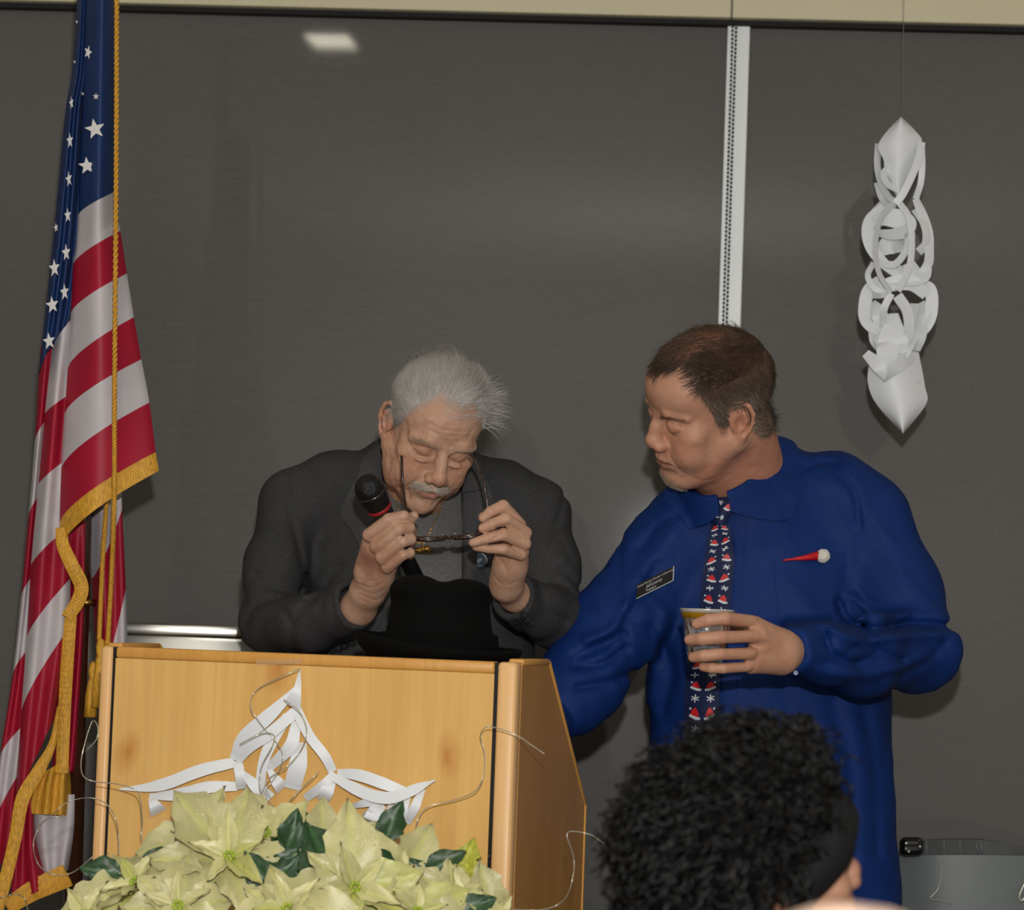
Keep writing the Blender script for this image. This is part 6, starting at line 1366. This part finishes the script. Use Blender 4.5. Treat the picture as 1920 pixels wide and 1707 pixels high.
for sx in (-1, 1):
    MB().tube(spline([(cx0 + sx * .17, cy0 - .40, 0), (cx0 + sx * .18, cy0 - .38, .43)], 6), .011, 10).build('leg', M_SILV, chr_)
    MB().tube(spline([(cx0 + sx * .17, cy0 + .10, 0), (cx0 + sx * .18, cy0 + .03, .45), (cx0 + sx * .16, cy0 + .035, .75)], 12), .011, 10).build('leg', M_SILV, chr_)
w = spline([(1757, 1608), (1764, 1630), (1764, 1650), (1757, 1670), (1744, 1686), (1765, 1690), (1785, 1696)], 40)
tw = MB().tube(P(w[:, 0], w[:, 1], np.full(40, CHY - .008)), .0005, 5).build('ribbon_wire', M_WIRE); tag(tw, 'thin curled wire lying against the grey chair back', 'wire')
w = spline([(1925, 1650), (1916, 1668), (1911, 1682), (1914, 1690), (1921, 1684), (1930, 1665)], 30)
tw = MB().tube(P(w[:, 0], w[:, 1], np.full(30, CHY - .02)), .0016, 6).build('ribbon_wire', M_WIRE); tag(tw, 'thicker silvery wire loop at the right edge before the chair', 'wire')
# ================================================================== people in the audience, seen from behind
M_BLACKTOP = cloth('black knit top', srgb(26, 26, 30)); M_PALE = cloth('pale grey shirt', srgb(150, 150, 150))
def seated(root, hx, hy, neck, m_top, skin):
    s = Sdf([hx - .36, hy - .35, .38], [hx + .36, hy + .55, neck[2] + .06], .014); z = neck[2]
    s.cone((neck[0], neck[1], z + .01), (hx, hy - .02, z - .06), .062, .085, .03); s.cone((hx - .15, hy - .02, z - .11), (hx + .15, hy - .02, z - .11), .068, .068, .05)
    s.cone((hx, hy - .02, z - .16), (hx, hy - .03, .60), .135, .145, .06)
    for q in (-1, 1):
        s.chain([(hx + q * .18, hy - .01, z - .12), (hx + q * .22, hy + .02, .72), (hx + q * .14, hy + .24, .66)], [.062, .050, .040], .03)
    V, F = s.mesh(2); mesh_np('top', V, F, m_top, root)
    s = Sdf([hx - .3, hy - .3, 0.02], [hx + .3, hy + .62, .66], .014)
    for q in (-1, 1): s.chain([(hx + q * .09, hy, .545), (hx + q * .11, hy + .42, .54), (hx + q * .11, hy + .44, .12)], [.095, .072, .052], .03)
    s.plane((0, 0, .08), (0, 0, -1)); V, F = s.mesh(2); mesh_np('trousers', V, F, M_TROUS, root)
    for q in (-1, 1): shoe2(root, hx + q * .11, hy + .46)
def shoe2(root, x, y):
    s = Sdf([x - .06, y - .12, -.004], [x + .06, y + .2, .13], .006); s.cone((x, y - .04, .045), (x, y + .13, .03), .04, .032, .02); s.cone((x, y - .03, .05), (x, y - .03, .09), .036, .04, .02); s.plane((x, y, .001), (0, 0, -1)); V, F = s.mesh(1); mesh_np('shoe', V, F, M_SHOE, root)
def banquet_chair(x, y, lab):
    r = empty('banquet_chair', (x, y, 0), lab, 'chair', 'audience chairs'); m1 = mat('chair frame', srgb(40, 40, 42), .4, metal=.5); m2 = cloth('chair fabric', srgb(50, 42, 44))
    MB().box((x, y + .02, .425), (.44, .42, .05), None, .02).build('seat', m2, r); MB().box((x, y - .24, .70), (.40, .04, .34), None, .018).build('backrest', m2, r)
    for sx in (-1, 1):
        MB().tube([(x + sx * .19, y + .20, 0), (x + sx * .19, y + .19, .41)], .011, 8).build('leg', m1, r); MB().tube(spline([(x + sx * .19, y - .28, 0), (x + sx * .19, y - .19, .42), (x + sx * .19, y - .26, .80)], 10), .011, 8).build('leg', m1, r)
# --- the one with the black curls and head band, face turned right
W_R = head_frame(-112, -14, -14); W_S = .98; W_O = P(1424, 1650, 2.92)
wom = empty('person', (W_O[0], 2.84, 0), 'seated audience person wearing a wide black head band, back to the camera', 'person')
MH_C = (.36, .19, .125); nk = P(1365, 1850, 2.86)
VC, FC, CC = make_head(0.0, from_world(nk, W_R, W_S, W_O), MH_C, (.30, .12, .10), h=.0026, neck_r=(.050, .055), cheeks=1.0, brow=.3, nose=.006)
CC = stain(VC, CC, lambda p, g: (p[:, 2] > np.interp(np.abs(np.arctan2(p[:, 0], p[:, 1])), [0, .5, .9, 1.2, 1.6, 3.14], [.07, .07, .05, .02, -.03, -.08]) - g) & (np.abs(p[:, 0]) < .08), (.012, .011, .010), 1.0)
mesh_np('body', to_world(VC, W_R, W_S, W_O), FC, SKIN, wom, col=CC)
def regC(p):
    x, y, z = p.T; az = np.abs(np.arctan2(x, y)); return z > np.interp(az, [0, .5, .9, 1.2, 1.6, 3.14], [.085, .08, .05, .02, -.03, -.07])
M_CURL = mat('black curly hair', srgb(13, 12, 12), .42, spec=.3)
Wp, Fh, _ = scalp(VC, FC, lambda p: regC(p) & (p[:, 2] > np.interp(p[:, 1], [-.10, .10], [-.085, .070]) + .050), .018, .006); cap_ = mesh_np('hair', to_world(Wp, W_R, W_S, W_O), Fh, M_CURL, wom, label='mass of black curls')
bz = lambda p: np.interp(p[:, 1], [-.10, .10], [-.085, .070])
upC = lambda p: regC(p) & (p[:, 2] > bz(p) + .058)
pt, nn = pick(VC, FC, upC, 1700, 31); r2 = np.random.RandomState(4); n = len(pt); M_ = 26; t = np.linspace(0, 1, M_)[None, :, None]
ln = (.045 + .030 * r2.rand(n, 1, 1)); bend = r2.randn(n, 3) * .35; nb_ = np.clip(1 - (pt[:, 2] - bz(pt) - .058) / .03, 0, 1)[:, None]; dv = nn + bend * (1 - .5 * nb_) + nb_ * np.array([0, -.5, .9]); dv /= np.linalg.norm(dv, axis=1)[:, None]
ax1 = np.cross(dv, r2.randn(n, 3)); ax1 /= np.linalg.norm(ax1, axis=1)[:, None]; ax2 = np.cross(dv, ax1); th = t * (14 + 8 * r2.rand(n, 1, 1)) + 6.28 * r2.rand(n, 1, 1); rad_ = (.0050 + .0045 * r2.rand(n, 1, 1)) * np.minimum(1, t * 3)
paths = pt[:, None] + dv[:, None] * (t * ln) + nn[:, None] * .006 + (ax1[:, None] * np.cos(th) + ax2[:, None] * np.sin(th)) * rad_ + np.array([0, 0, -.012]) * t**2
strands('curls', to_world(paths, W_R, W_S, W_O), np.full((1, M_), .0014), M_CURL, cap_)
az = np.linspace(0, 2 * np.pi, 61)[:-1]; rows = []
for e, rr_ in ((-1, 1.05), (-.8, 1.14), (0, 1.19), (.8, 1.17), (1, 1.08), (1, .95), (-1, .95)):
    zc = np.interp(np.cos(az), [-1, 1], [-.080, .066]); z = zc + e * .038; q = np.sqrt(np.clip(1 - ((z - .045) / .088)**2, .55, 1)); rows.append(np.stack([np.sin(az) * .080 * q * rr_, -.004 + np.cos(az) * .102 * q * rr_, z], 1))
nr = len(rows); F = [(i * 60 + j, i * 60 + (j + 1) % 60, ((i + 1) % nr) * 60 + (j + 1) % 60, ((i + 1) % nr) * 60 + j) for i in range(nr) for j in range(60)]
mesh_np('headband', to_world(np.vstack(rows), W_R, W_S, W_O), F, cloth('black stretch band', srgb(19, 19, 20), sheen=.1), wom, label='wide black head band')
seated(wom, W_O[0] - .03, 2.80, nk, M_BLACKTOP, MH_C)
banquet_chair(W_O[0] - .03, 2.80, 'dark banquet chair under the audience person with the head band')
# --- a bare head nearer the camera, only its crown in view
Z_R = head_frame(178, 12, 0); Z_S = 1.0; Z_O = P(1585, 2195, 1.36)
bald = empty('person', (Z_O[0], 1.32, 0), 'nearest audience person, only the crown of the head showing at the bottom edge', 'person')
nk = Z_O + [0, -.03, -.16]; VD, FD, CD = make_head(1.0, from_world(nk, Z_R, Z_S, Z_O), (.56, .40, .30), (.4, .2, .16), h=.0028)
mesh_np('body', to_world(VD, Z_R, Z_S, Z_O), FD, SKIN, bald, col=CD); seated(bald, Z_O[0], 1.32, nk, M_PALE, MH_C)
banquet_chair(Z_O[0], 1.32, 'dark banquet chair under the nearest audience person')
